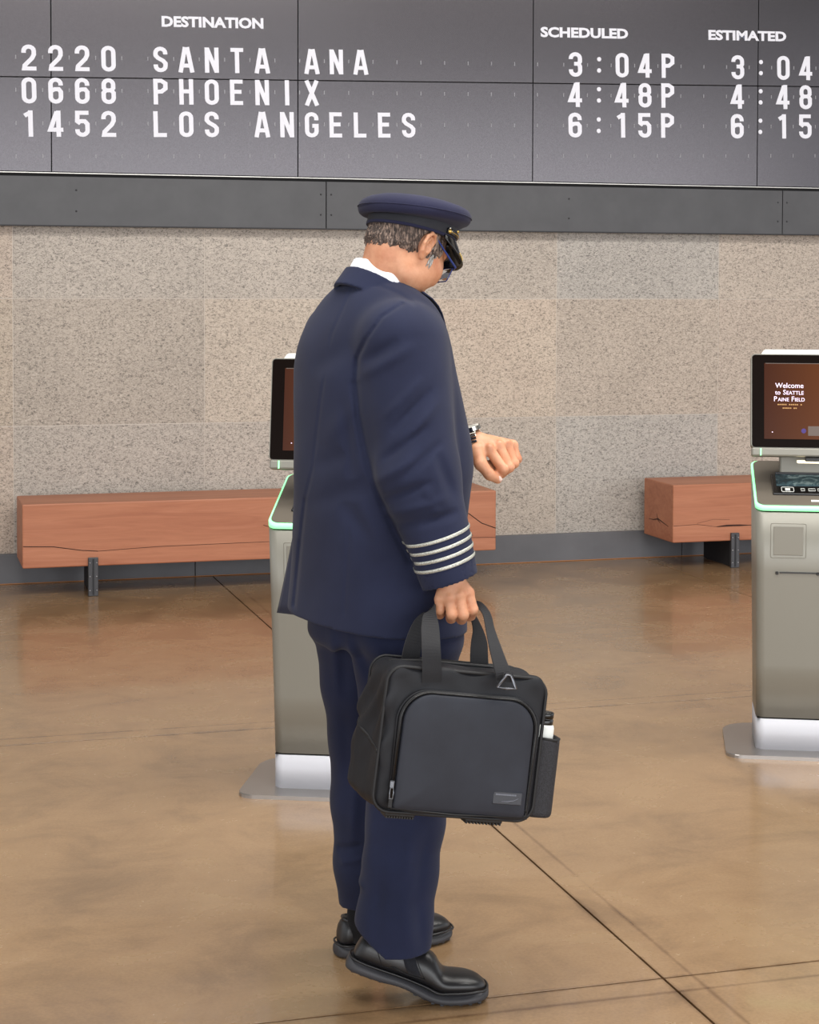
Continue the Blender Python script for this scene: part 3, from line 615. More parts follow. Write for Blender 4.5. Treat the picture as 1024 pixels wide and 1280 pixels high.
    # monitor, leaning back
    ta = R(-9); RM = Matrix.Rotation(ta, 3, 'X'); mc = Vector((cx, 0.165, 1.176))
    MW, MH = 0.475, 0.318
    def mo(x, z, y=0.0): q = RM @ Vector((x, y, z)); return (mc.x + q.x, mc.y + q.y, mc.z + q.z)
    sl = empty('monitor', mc, parent=t); sl.rotation_euler = (ta, 0, 0)
    def rect(w, h, r): return rounded_poly([(-w / 2, -h / 2), (w / 2, -h / 2), (w / 2, h / 2), (-w / 2, h / 2)], r, 5)
    bm = bmesh.new(); prism(bm, rect(MW, MH, 0.012), lambda X, Y, D: (X, D, Y), -0.018, 0.045); bmesh.ops.bevel(bm, geom=bm.edges[:], offset=0.002, segments=1, affect='EDGES')
    bm_obj('monitor_housing', bm, M_kbody, sl)
    bm = bmesh.new(); prism(bm, rect(MW - 0.006, MH - 0.006, 0.010), lambda X, Y, D: (X, D, Y), -0.0195, -0.010); bm_obj('bezel', bm, M_bezel, sl)
    box('chin', (0, 0.006, -MH / 2 - 0.012), (MW - 0.004, 0.05, 0.03), M_kbody, sl, bevel=0.006)
    box('status_light', (-MW / 2 + 0.032, -0.020, -MH / 2 - 0.013), (0.004, 0.004, 0.024), M_kgreen, sl)
    # screen: its centre is the object's origin
    bm = bmesh.new(); prism(bm, rect(MW - 0.062, MH - 0.062, 0.0015), lambda X, Y, D: (X, D, Y), -0.0215, -0.015); scn = bm_obj('screen', bm, M_screen, sl)
    scn.location = (0.012, 0, 0)
    box('screen_edge', (0.012, -0.0215, (MH - 0.062) / 2 - 0.001), (MW - 0.07, 0.001, 0.002), M_scbutton, sl)
    tx = -MW / 2 + 0.127
    for s_, z_, sz in (('Welcome', 0.052, 0.024), ('to SEATTLE', 0.0295, 0.023), ('PAINE FIELD', 0.007, 0.023)):
        if s_ == 'to SEATTLE': parts = [('to ', 0.021), ('S', 0.023), ('EATTLE', 0.0175)]
        elif s_ == 'PAINE FIELD': parts = [('P', 0.0235), ('AINE ', 0.0172), ('F', 0.0235), ('IELD', 0.0172)]
        else: parts = [(s_, sz)]
        widths = []; objs = []
        for b_s, sz_ in parts:
            o = text_mesh('screen_text', b_s.strip(), sz_, M_sctext, sl, (0, 0, 0), (R(90), 0, 0), 0.98, 0.00015, 0.0003, align='LEFT')
            zs = [v_.co.y for v_ in o.data.vertices]; mn = min(zs); xm = min(v_.co.x for v_ in o.data.vertices); w = max(v_.co.x for v_ in o.data.vertices) - xm
            o.data.transform(Matrix.Translation((-xm, -mn, 0))); objs.append(o); widths.append(w + (0.009 if b_s.endswith(' ') else 0.0022))
        xx = tx - sum(widths) / 2
        for o, w in zip(objs, widths): o.location = (xx, -0.0222, z_ - 0.008); xx += w
    for z_, w_ in ((-0.012, 0.082), (-0.024, 0.048)):
        nseg = int(w_ / 0.006)
        bm = bmesh.new()
        for i_ in range(nseg):
            if i_ % 6 != 5: add_box(bm, (tx - w_ / 2 + (i_ + .5) * w_ / nseg, -0.0220, z_), (0.0042, 0.0008, 0.004))
        bm_obj('screen_text', bm, M_scgold, sl)
    bm = bmesh.new(); bmesh.ops.create_cone(bm, segments=20, radius1=0.008, radius2=0.008, depth=0.001, cap_ends=True, matrix=Matrix.Translation((tx + 0.046, -0.022, -0.100)) @ Matrix.Rotation(R(90), 4, 'X')); bm_obj('screen_mark', bm, M_scpurple, sl)
    box('screen_mark', (tx + 0.083, -0.022, -0.100), (0.045, 0.001, 0.032), M_scbutton, sl)
    bm = bmesh.new(); bmesh.ops.create_cone(bm, segments=20, radius1=0.013, radius2=0.013, depth=0.001, cap_ends=True, matrix=Matrix.Translation((tx + 0.125, -0.022, -0.100)) @ Matrix.Rotation(R(90), 4, 'X')); bm_obj('screen_mark', bm, M_bezel, sl)
    box('screen_mark', (-MW / 2 + 0.07, -0.022, -0.105), (0.003, 0.001, 0.003), M_sctext, sl)
    # white camera housing over the monitor
    bm = bmesh.new(); prism(bm, [(-MW / 2 + 0.03, MH / 2 - 0.003), (MW / 2 - 0.03, MH / 2 - 0.003), (MW / 2 - 0.045, MH / 2 + 0.018), (-MW / 2 + 0.045, MH / 2 + 0.018)], lambda X, Y, D: (X, D, Y), 0.0, 0.05); bmesh.ops.bevel(bm, geom=bm.edges[:], offset=0.003, segments=2, affect='EDGES')
    bm_obj('top_housing', bm, M_white, sl)
    # reader under the chin
    box('scanner', mo(0.0, -MH / 2 - 0.033, 0.0), (0.12, 0.05, 0.014), M_black, t, bevel=0.003)
    box('scanner_light', mo(0.0, -MH / 2 - 0.043, -0.004), (0.17, 0.035, 0.008), M_warmlight, t, bevel=0.002)
    return t
kiosk((1.002, 5.366, 0), R(-23), 'grey self-service kiosk partly hidden behind the man in uniform', False)
kiosk((2.655, 5.395, 0), R(-24), 'grey self-service kiosk at the right edge of the picture', True)

#=====================================================================THE MAN IN UNIFORM
man = empty('person', tuple(MAN), YAW, label='man in a navy uniform and peaked cap looking at his watch, holding a black bag', cat='person')
PHI = R(32)
FB = np.array([math.cos(PHI), math.sin(PHI), 0.0]); RB = np.array([math.sin(PHI), -math.cos(PHI), 0.0])   # body forward / body right-hand side
def V3(*a): return np.array(a, float)
def M(u, v, dy): return np.array(mp(u, v, dy))
def U(p): return (p[0], p[1], p[2])

# --- torso profile from silhouette: (v, left, right, depth of centre, aspect)
prof = [(338, 452, 492, 0.00, 1.10), (350, 430, 504, 0.00, 1.25), (362, 414, 520, 0.0, 1.45), (380, 399, 541, 0.0, 1.6), (405, 383, 552, 0.0, 1.65), (430, 374, 558, 0.0, 1.6),
        (460, 369, 564, 0.0, 1.5), (500, 368, 573, 0.0, 1.42), (545, 369, 583, 0.0, 1.34), (580, 370, 587, 0.0, 1.28), (610, 371, 583, 0.0, 1.26), (650, 370, 578, 0.0, 1.28), (700, 367, 577, 0.0, 1.32), (778, 361, 578, 0.0, 1.36), (800, 360, 578, 0.0, 1.36)]
pz = []; pcx = []; pb = []; pa = []
for v_, l_, r_, d_, asp in prof:
    A = M(l_, v_, d_); Bq = M(r_, v_, d_); w = (Bq[0] - A[0]) / 2
    b = w / math.sqrt((asp * math.sin(PHI)) ** 2 + math.cos(PHI) ** 2)
    pz.append((A[2] + Bq[2]) / 2); pcx.append((A[0] + Bq[0]) / 2); pb.append(b); pa.append(b * asp)
def smooth_table(zs, vals):
    zs = np.array(zs)[::-1]; vals = np.array(vals)[::-1]; zf = np.linspace(zs[0], zs[-1], 400); y = np.interp(zf, zs, vals)
    k = np.ones(21) / 21; yp = np.pad(y, 10, mode='edge'); return zf, np.convolve(yp, k, 'valid')
TZ, TCX = smooth_table(pz, pcx); _, TA = smooth_table(pz, pa); _, TB = smooth_table(pz, pb)
# the back is rounder and the front flatter: shift the section along the body axis a little
def torso(x, y, z, shrink=0.0, pw=2.3):
    cx = np.interp(z, TZ, TCX); a = np.interp(z, TZ, TA) - shrink; b = np.interp(z, TZ, TB) - shrink
    X = x - cx; f_ = X * FB[0] + y * FB[1]; s_ = X * RB[0] + y * RB[1]
    q = (np.abs(s_ / a) ** pw + np.abs(f_ / b) ** pw) ** (1 / pw)
    d = (q - 1) * np.minimum(a, b)
    return np.maximum(d, z - (TZ[-1] - shrink))
# --- skeleton (photograph pixels with a depth)
SHR = M(500, 430, -0.165); ELR = M(522, 590, -0.215); WRR = M(561, 720, -0.25); CUFR = M(566, 736, -0.253)
SHL = M(425, 420, 0.15); ELL = M(462, 590, 0.24); WRL = M(588, 552, 0.17)
CUFL = ELL + (WRL - ELL) * 0.86
# --- creases on cloth: lines drawn on the side that faces the photographer (u, v), amplitude, width
def mk(lines):
    out = []
    for (u0, v0, u1, v1, amp, w) in lines:
        a = M(u0, v0, -0.2); b = M(u1, v1, -0.2); out.append(((a[0], a[2]), (b[0], b[2]), amp, w))
    return out
JC = mk([  # armhole seam
    (503, 380, 478, 396, -0.004, 0.004), (478, 396, 458, 424, -0.004, 0.004), (458, 424, 446, 448, -0.005, 0.005), (446, 448, 444, 480, -0.006, 0.006), (444, 480, 448, 520, -0.008, 0.008), (448, 520, 456, 560, -0.008, 0.009), (456, 560, 470, 610, -0.007, 0.009), (470, 610, 492, 660, -0.007, 0.009), (492, 660, 512, 700, -0.005, 0.009),
    # folds across the sleeve
    (455, 452, 500, 424, -0.005, 0.012), (452, 470, 520, 430, 0.004, 0.012), (489, 538, 540, 484, -0.006, 0.010), (480, 520, 530, 470, 0.004, 0.011), (500, 556, 548, 500, 0.004, 0.010), (478, 573, 536, 528, -0.006, 0.010), (505, 590, 552, 548, -0.005, 0.010),
    (468, 600, 520, 566, 0.005, 0.012), (474, 622, 540, 596, -0.006, 0.010), (478, 640, 560, 616, 0.005, 0.012), (520, 648, 572, 634, -0.006, 0.0105), (488, 655, 540, 640, -0.004, 0.010), (545, 560, 566, 620, -0.005, 0.012), (530, 600, 548, 640, 0.003, 0.012),
    # broad pulls over the back and waist
    (385, 470, 440, 430, -0.003, 0.022), (390, 590, 452, 560, -0.003, 0.018), (380, 640, 470, 600, -0.003, 0.02), (400, 560, 446, 500, 0.003, 0.02), (430, 500, 440, 600, -0.004, 0.014), (420, 620, 470, 680, -0.003, 0.02), (450, 620, 480, 700, 0.003, 0.02),
    # centre-back seam and vent edge
    (437, 362, 412, 420, -0.0016, 0.004), (412, 420, 399, 500, -0.0016, 0.004), (399, 500, 388, 590, -0.0016, 0.004), (388, 590, 377, 634, -0.002, 0.004),
    (437, 640, 430, 768, -0.0012, 0.005), (377, 634, 370, 690, -0.0035, 0.0045), (370, 690, 361, 775, -0.0045, 0.0050),
    # collar seam under the lapel roll
    (436, 350, 470, 356, -0.003, 0.005), (470, 356, 500, 368, -0.003, 0.005), (500, 368, 518, 380, -0.003, 0.005)])
def crease(xf, zf, L, mask):
    out = np.zeros_like(xf)
    if not mask.any(): return out
    x = xf[mask]; z = zf[mask]; x0, x1, z0, z1 = x.min(), x.max(), z.min(), z.max()
    pos_ = np.zeros_like(x); neg_ = np.zeros_like(x)
    for a, b, amp, w in L:
        m = 3 * w
        if min(a[0], b[0]) - m > x1 or max(a[0], b[0]) + m < x0 or min(a[1], b[1]) - m > z1 or max(a[1], b[1]) + m < z0: continue
        dx, dz = b[0] - a[0], b[1] - a[1]; t = np.clip(((x - a[0]) * dx + (z - a[1]) * dz) / (dx * dx + dz * dz), 0, 1)
        d2 = (x - a[0] - dx * t) ** 2 + (z - a[1] - dz * t) ** 2; v_ = amp * np.exp(-d2 / w ** 2)
        if w > 0.0095: v_ = v_ * (0.15 + 0.85 * np.sin(np.pi * t) ** 0.8) * 1.25
        if amp > 0: pos_ = np.maximum(pos_, v_)
        else: neg_ = np.minimum(neg_, v_)
    out[mask] = pos_ + neg_
    return out
# --- neck and collar frame
NC = M(478, 352, 0.0); NAX = V3(0, 0, 1) * 0.86 + FB * 0.5; NAX /= np.linalg.norm(NAX)
NM = frame_mat(FB * 0.86 - V3(0, 0, 1) * 0.5, NAX)       # rows: right, forward, axis
def ncoord(x, y, z):
    X, Y, Z = x - NC[0], y - NC[1], z - NC[2]
    return tuple(NM[i, 0] * X + NM[i, 1] * Y + NM[i, 2] * Z for i in range(3))
def ringtube(x, y, z, ra, rb, h0, h1, th, flare=0.0):
    s_, f_, n_ = ncoord(x, y, z)
    k = flare * (h1 - np.clip(n_, h0, h1))
    q = np.sqrt((s_ / (ra + k)) ** 2 + (f_ / (rb + k)) ** 2); d = np.abs((q - 1) * min(ra, rb)) - th
    return np.maximum(d, np.maximum(n_ - h1, h0 - n_))
hemz = M(470, 778, 0)[2]
def hem_plane(x, y, z):          # the hem dips a little to the front
    zl = M(365, 766, 0)[2]; zr = M(577, 781, 0)[2]; xl = M(365, 766, 0)[0]; xr = M(577, 781, 0)[0]
    return (zl + (zr - zl) * (x - xl) / (xr - xl)) - z
slv = [SHR + V3(0.0, 0.01, 0.0), ELR, CUFR + (CUFR - ELR) * 0.12]
sl_r = [0.098, 0.088, 0.056]
ARMD = (CUFR - ELR) / np.linalg.norm(CUFR - ELR)
def cuff_cut(x, y, z):           # plane that ends the sleeve, tilted as the cuff is
    n = V3(0.31, 0.0, -0.95) ; n = n / np.linalg.norm(n); c_ = M(564, 731, -0.30)
    return (x - c_[0]) * n[0] + (y - c_[1]) * n[1] + (z - c_[2]) * n[2]
def jacket_f(x, y, z):
    t = torso(x, y, z)
    near = crease(x, z, JC, y < 0.06) * np.clip((0.06 - y) / 0.08, 0, 1)
    wob = 0.0022 * vnoise(x, y, z, 1.3) + 0.0014 * vnoise(x + 3, y + 1, z, 2.6)
    sl = smin(cone(x, y, z, slv[0], slv[1], sl_r[0], sl_r[1]), cone(x, y, z, slv[1], slv[2], sl_r[1], sl_r[2]), 0.03)
    sl = np.maximum(sl, cuff_cut(x, y, z))
    lf = smin(cone(x, y, z, SHL, ELL, 0.085, 0.075), cone(x, y, z, ELL, CUFL, 0.07, 0.052), 0.02)
    d = smin(t, sl, 0.022); d = smin(d, lf, 0.02)
    # shoulders slope up into the neck; jacket collar and the front lapel edge
    col_ = smin(ringtube(x, y, z, 0.0765, 0.0840, -0.060, -0.011, 0.0045, 0.14), 1e9 + 0 * x, 0.01)
    d = d - near * 1.25 * -1 * -1 - wob
    s_, f_, n_ = ncoord(x, y, z); q = np.sqrt((s_ / 0.074) ** 2 + (f_ / 0.082) ** 2)
    d = np.maximum(d, -np.maximum((q - 1) * 0.074, -0.022 - n_))          # neck opening
    d = np.minimum(d, col_)
    d = np.maximum(d, hem_plane(x, y, z))
    # flap of the back vent, standing off the far side
    fl = smin(cone(x, y, z, M(378, 640, 0.02), M(361, 752, 0.03), 0.006, 0.013), 1e9 + 0 * x, 0.01)
    # hollow below and inside the cuff
    inner = np.maximum(torso(x, y, z, 0.010), z - (hemz + 0.07)); d = np.maximum(d, -inner)
    cin = np.maximum(cone(x, y, z, ELR, slv[2], sl_r[1] - 0.006, sl_r[2] - 0.005), -(cuff_cut(x, y, z) + 0.035)); d = np.maximum(d, -cin)
    cin = np.maximum(cone(x, y, z, ELL, CUFL, 0.066, 0.046), -(((x - CUFL[0]) * (CUFL - ELL)[0] + (y - CUFL[1]) * (CUFL - ELL)[1] + (z - CUFL[2]) * (CUFL - ELL)[2]) / np.linalg.norm(CUFL - ELL) + 0.03)); 
    d = np.maximum(d, -cin)
    e_ = (CUFL - ELL) / np.linalg.norm(CUFL - ELL); endp = (x - CUFL[0]) * e_[0] + (y - CUFL[1]) * e_[1] + (z - CUFL[2]) * e_[2]
    nearl = ((x - CUFL[0]) ** 2 + (y - CUFL[1]) ** 2 + (z - CUFL[2]) ** 2) < 0.09 ** 2
    return d
jacket = sdf_mesh('jacket', jacket_f, (-0.34, -0.42, 0.70), (0.32, 0.40, 1.66), 0.0036, M_navy, man, relax=1)

# far panel of the back vent: a curved double-sided cloth panel
def cloth_panel(name, grid, th, mat, parent):
    n = len(grid); m = len(grid[0]); V = [q for row in grid for q in row]; F = [(i * m + j, i * m + j + 1, (i + 1) * m + j + 1, (i + 1) * m + j) for i in range(n - 1) for j in range(m - 1)]
    o = mesh_obj(name, V, F, mat, parent, smooth=True); md = o.modifiers.new('solid', 'SOLIDIFY'); md.thickness = th; md.offset = 0
    return o
rowsv = []
for k in range(13):
    t = k / 12; v_ = 626 + (766 - 626) * t; ul = 374 + (347 - 374) * t ** 1.15; ur = 385 - 12 * t
    if k == 12: pass
    row = []
    for j in range(9):
        s = j / 8; row.append(U(M(ul + (ur - ul) * s, v_ + (3 if k == 12 else 0) * s, 0.055 - 0.065 * s + 0.05 * t * (1 - s))))
    rowsv.append(row)
cloth_panel('vent_flap', rowsv, 0.004, M_navy, jacket)
# front of the jacket: shirt, tie, lapels, closing edge and buttons, laid on the chest surface
def front_pts(TZs, off):
    """list of (lateral, height) -> points on the chest, off proud of the cloth"""
    T = np.array([q[0] for q in TZs], float); Z = np.array([q[1] for q in TZs], float); cx = np.interp(Z, TZ, TCX)
    lo_ = np.full(len(T), 0.02); hi_ = np.full(len(T), 0.30)
    for _ in range(18):
        m = (lo_ + hi_) / 2; X = cx + FB[0] * m + RB[0] * T; Y = FB[1] * m + RB[1] * T
        ins = np.maximum(torso(X, Y, Z), 0 * X) <= 0; lo_ = np.where(ins, m, lo_); hi_ = np.where(ins, hi_, m)
    m = lo_ + np.array(off); return [(float(cx[i] + FB[0] * m[i] + RB[0] * T[i]), float(FB[1] * m[i] + RB[1] * T[i]), float(Z[i])) for i in range(len(T))]
def front_grid(name, rows_, off, th, mat, parent):
    n = len(rows_); m = len(rows_[0]); P_ = front_pts([q for r_ in rows_ for q in r_], [off(i / (n - 1), j / (m - 1)) for i in range(n) for j in range(m)])
    return cloth_panel(name, [P_[i * m:(i + 1) * m] for i in range(n)], th, mat, parent)
zT, zB = 1.545, 1.225
vin = lambda k: 0.058 * (1 - k) ** 0.9 + 0.002
rows_ = [[(vin(i / 14) * (j / 4 - 1) + vin(i / 14) * j / 4, zT + (zB - zT) * i / 14) for j in range(9)] for i in range(15)]
rows_ = [[(vin(i / 14) * (2 * j / 8 - 1), zT + (zB - zT) * i / 14) for j in range(9)] for i in range(15)]
front_grid('shirt_front', rows_, lambda a, b: 0.003, 0.002, M_shirt, man)
wt_ = lambda k: 0.014 + 0.018 * k
front_grid('tie', [[(min(wt_(i / 14), vin(i / 14)) * (2 * j / 6 - 1), zT - 0.005 + (zB - zT + 0.01) * i / 14) for j in range(7)] for i in range(15)], lambda a, b: 0.0065 + 0.004 * math.sin(math.pi * b) + 0.006 * max(0, 1 - a * 8), 0.003, M_band, man)
for s in (1, -1):
    lw_ = lambda k: (0.050 + 0.35 * k * 0.10 if k < 0.42 else 0.064 * (1 - ((k - 0.42) / 0.58) ** 1.6)) + 0.004
    front_grid('lapel', [[(s * (vin(i / 20) - 0.002 + lw_(i / 20) * j / 6), zT + (zB - zT) * i / 20) for j in range(7)] for i in range(21)], lambda a, b: 0.006 + 0.004 * b, 0.003, M_navy, jacket)
eg = front_pts([(0.004, zB - (zB - 0.80) * k / 24) for k in range(25)], [0.001] * 25)
tube('front_edge', eg, 0.0022, M_navy, jacket, n=6)
for zz in (1.17, 1.06, 0.95):
    q = front_pts([(-0.010, zz)], [0.004])[0]; bm = bmesh.new(); bmesh.ops.create_cone(bm, segments=18, radius1=0.010, radius2=0.008, depth=0.005, cap_ends=True, matrix=Matrix.Translation(q) @ Vector(FB).to_track_quat('Z', 'Y').to_matrix().to_4x4()); bm_obj('button', bm, M_gold, jacket)
# gold-grey braid bands round the cuff
axd = (slv[2] - slv[1]); AL = np.linalg.norm(axd); axd = axd / AL
nrm = V3(-0.31, 0.0, -0.95); nrm /= np.linalg.norm(nrm)
ua = np.cross(axd, V3(0, 1, 0)); ua /= np.linalg.norm(ua); ub = np.cross(axd, ua)
def band(vc, hw, name='sleeve_stripe', tilt=0.0, lift=0.0012):
    # centre of the band on the axis at pixel row vc; band planes keep the tilt of the cuff
    c0 = M(0, vc, -0.25)[2]; t0 = (slv[1][2] - c0) / (slv[1][2] - slv[2][2])
    cc = slv[1] + (slv[2] - slv[1]) * t0; n_ = V3(0.29, 0.06, -0.95); n_ /= np.linalg.norm(n_); N = 56; bm = bmesh.new(); rings = []
    for off_, l_ in ((-hw, 0.0), (-hw * 0.7, lift), (hw * 0.7, lift), (hw, 0.0)):
        rg = []
        for k in range(N):
            a = k / N * 2 * math.pi; dr = ua * math.cos(a) + ub * math.sin(a)
            # point on cone at axial s whose plane offset equals off_
            s = 0.0
            for _ in range(6):
                r = sl_r[1] + (sl_r[2] - sl_r[1]) * ((cc - slv[1]) @ axd + s) / AL + 0.001 + l_
                p = cc + axd * s + dr * r; s += (off_ - (p - cc) @ n_) / (axd @ n_)
            d_ = float(jacket_f(np.array([p[0]]), np.array([p[1]]), np.array([p[2]]))[0])
            if abs(d_) < 0.012: p = p - dr * (d_ - 0.0008 - l_)
            rg.append(bm.verts.new(p))
        rings.append(rg)
    for A, Bq in zip(rings[:-1], rings[1:]):
        for k in range(N): bm.faces.new((A[k], A[(k + 1) % N], Bq[(k + 1) % N], Bq[k]))
    return bm_obj(name, bm, M_braid, jacket, smooth=True, label='silver braid stripe' if name == 'sleeve_stripe' else None)
for vc in (668, 679, 690, 701): band(vc, 0.0036)

# shirt collar
def shirt_f(x, y, z):
    d = ringtube(x, y, z, 0.0700, 0.0775, -0.03, 0.014, 0.0028, 0.01)
    return d - 0.0008
sdf_mesh('shirt_collar', shirt_f, (-0.2, -0.13, 1.44), (0.14, 0.13, 1.68), 0.0022, M_shirt, man)

# --- body: head, neck, torso core, arms, legs, both hands in one surface
HC = M(510, 307, 0.012)                                     # skull centre
YW = R(40); PT = R(-33)
hf = V3(math.cos(YW) * math.cos(PT), math.sin(YW) * math.cos(PT), math.sin(PT))
HM = frame_mat(hf, (0, 0, 1))                                # rows: right, forward, up
def H(r_, f_, u_): return HC + HM[0] * r_ + HM[1] * f_ + HM[2] * u_
def hcoord(x, y, z):
    X, Y, Z = x - HC[0], y - HC[1], z - HC[2]; return tuple(HM[i, 0] * X + HM[i, 1] * Y + HM[i, 2] * Z for i in range(3))
CC = M(514, 292, 0.016)
CUP = frame_mat(V3(math.cos(YW) * math.cos(R(-13)), math.sin(YW) * math.cos(R(-13)), math.sin(R(-13))), (0, 0, 1))[2]
def capu(x, y, z): return (x - CC[0]) * CUP[0] + (y - CC[1]) * CUP[1] + (z - CC[2]) * CUP[2]
def face_local(r_, f_, u_):
    R3 = np.eye(3)
    d = ellip(r_, f_, u_, (0, -0.012, 0.022), (0.076, 0.092, 0.083))                    # cranium
    d = smin(d, ellip(r_, f_, u_, (0, 0.022, -0.026), (0.067, 0.072, 0.078)), 0.03)      # face block
    d = smin(d, ellip(np.abs(r_), f_, u_, (0.041, 0.050, -0.034), (0.031, 0.034, 0.036)), 0.02)  # cheeks
    d = smin(d, ellip(np.abs(r_), f_, u_, (0.045, 0.012, -0.068), (0.028, 0.042, 0.036)), 0.025)  # jaw angle
    d = smin(d, ellip(r_, f_, u_, (0, 0.055, -0.086), (0.028, 0.024, 0.022)), 0.025)     # chin
    d = smin(d, ellip(r_, f_, u_, (0, 0.03, -0.088), (0.042, 0.04, 0.022)), 0.02)        # under the jaw
    d = smin(d, cone(r_, f_, u_, (0.0, 0.082, 0.004), (0, 0.102, -0.030), 0.009, 0.012), 0.012)  # nose
    d = smin(d, ellip(np.abs(r_), f_, u_, (0.013, 0.096, -0.034), (0.009, 0.011, 0.008)), 0.006)
    d = smin(d, cone(np.abs(r_), f_, u_, (0.012, 0.088, 0.018), (0.046, 0.070, 0.018), 0.007, 0.006), 0.012) # brow
    d = smax(d, -ellip(np.abs(r_), f_, u_, (0.032, 0.092, 0.002), (0.016, 0.014, 0.011)), 0.012) # eye socket
    d = smin(d, cone(np.abs(r_), f_, u_, (0.0, 0.092, -0.054), (0.020, 0.082, -0.056), 0.0055, 0.003), 0.005)   # upper lip
    d = smin(d, cone(np.abs(r_), f_, u_, (0.0, 0.091, -0.063), (0.017, 0.082, -0.061), 0.006, 0.003), 0.005)   # lower lip
    d = smax(d, -(cone(np.abs(r_), f_, u_, (0.0, 0.099, -0.0585), (0.022, 0.086, -0.0585), 0.0012, 0.0012)), 0.002)
    # ear: plate, raised rim, hollow, lobe
    er = np.abs(r_)
    pl = ellip(er, f_, u_, (0.079, -0.010, -0.012), (0.008, 0.017, 0.030), np.array([[0.93, 0.36, 0], [-0.36, 0.93, 0.0], [0, 0, 1.0]]))
    d = smin(d, pl, 0.006)
    rim = 1e9
    rp = [(0.078, 0.006, -0.002), (0.082, 0.004, 0.012), (0.087, -0.006, 0.020), (0.091, -0.018, 0.018), (0.093, -0.026, 0.006), (0.091, -0.026, -0.010), (0.086, -0.019, -0.026), (0.081, -0.008, -0.038)]
    rim = chain(er, f_, u_, [V3(*q) for q in rp], [0.0032, 0.0036, 0.0042, 0.0044, 0.0042, 0.004, 0.0045, 0.0055], 0.003)
    d = smin(d, rim, 0.004)
    d = smin(d, cone(er, f_, u_, (0.081, 0.003, -0.012), (0.080, 0.001, -0.020), 0.004, 0.0035), 0.004)     # tragus
    d = smin(d, chain(er, f_, u_, [V3(0.086, -0.012, 0.010), V3(0.087, -0.016, -0.006), V3(0.083, -0.010, -0.026)], [0.003, 0.003, 0.003], 0.003), 0.003)
    d = smax(d, -ellip(er, f_, u_, (0.0875, -0.007, -0.010), (0.009, 0.008, 0.014)), 0.002)
    # nape folds
    return d
NB_ = NC - NAX * 0.06; NT_ = H(0, -0.035, -0.055)
def hand(x, y, z, wr, kn, pip, dip, tip, thumb, fr, extra=None):
    """palm from the wrist to four knuckles, fingers as separate bent chains, thumb from the side of the palm"""
    pm = 1e9 + 0 * x
    for k_ in kn: pm = smin(pm, cone(x, y, z, wr + (k_ - wr) * 0.18, k_, 0.021, 0.0140), 0.010)
    fin = 1e9 + 0 * x
    for i in range(4): fin = np.minimum(fin, chain(x, y, z, [kn[i], pip[i], dip[i], tip[i]], [fr[i], fr[i] * 0.95, fr[i] * 0.86, fr[i] * 0.78], 0.004))
    th = chain(x, y, z, thumb, [0.018, 0.0145, 0.0128, 0.0108][:len(thumb)], 0.006)
    return smin(smin(pm, fin, 0.004), th, 0.007)
# right hand (hangs, holding the straps)
rk = [M(585, 741, -0.262), M(574, 744.5, -0.276), M(562, 747.5, -0.276), M(551, 749, -0.268)]           # index .. little
rp_ = [M(591, 762, -0.268), M(579, 768.5, -0.282), M(565, 768, -0.284), M(549.5, 762.5, -0.272)]
rd_ = [M(588, 770, -0.246), M(577, 774, -0.255), M(564, 773, -0.257), M(550, 768, -0.250)]
rt_ = [M(583, 757, -0.232), M(573, 760, -0.236), M(562, 760, -0.238), M(551, 757, -0.236)]
rth = [M(575, 738, -0.235), M(584, 752, -0.225), M(580, 766, -0.222), M(573, 770.5, -0.228)]
rw = M(564, 722, -0.252)
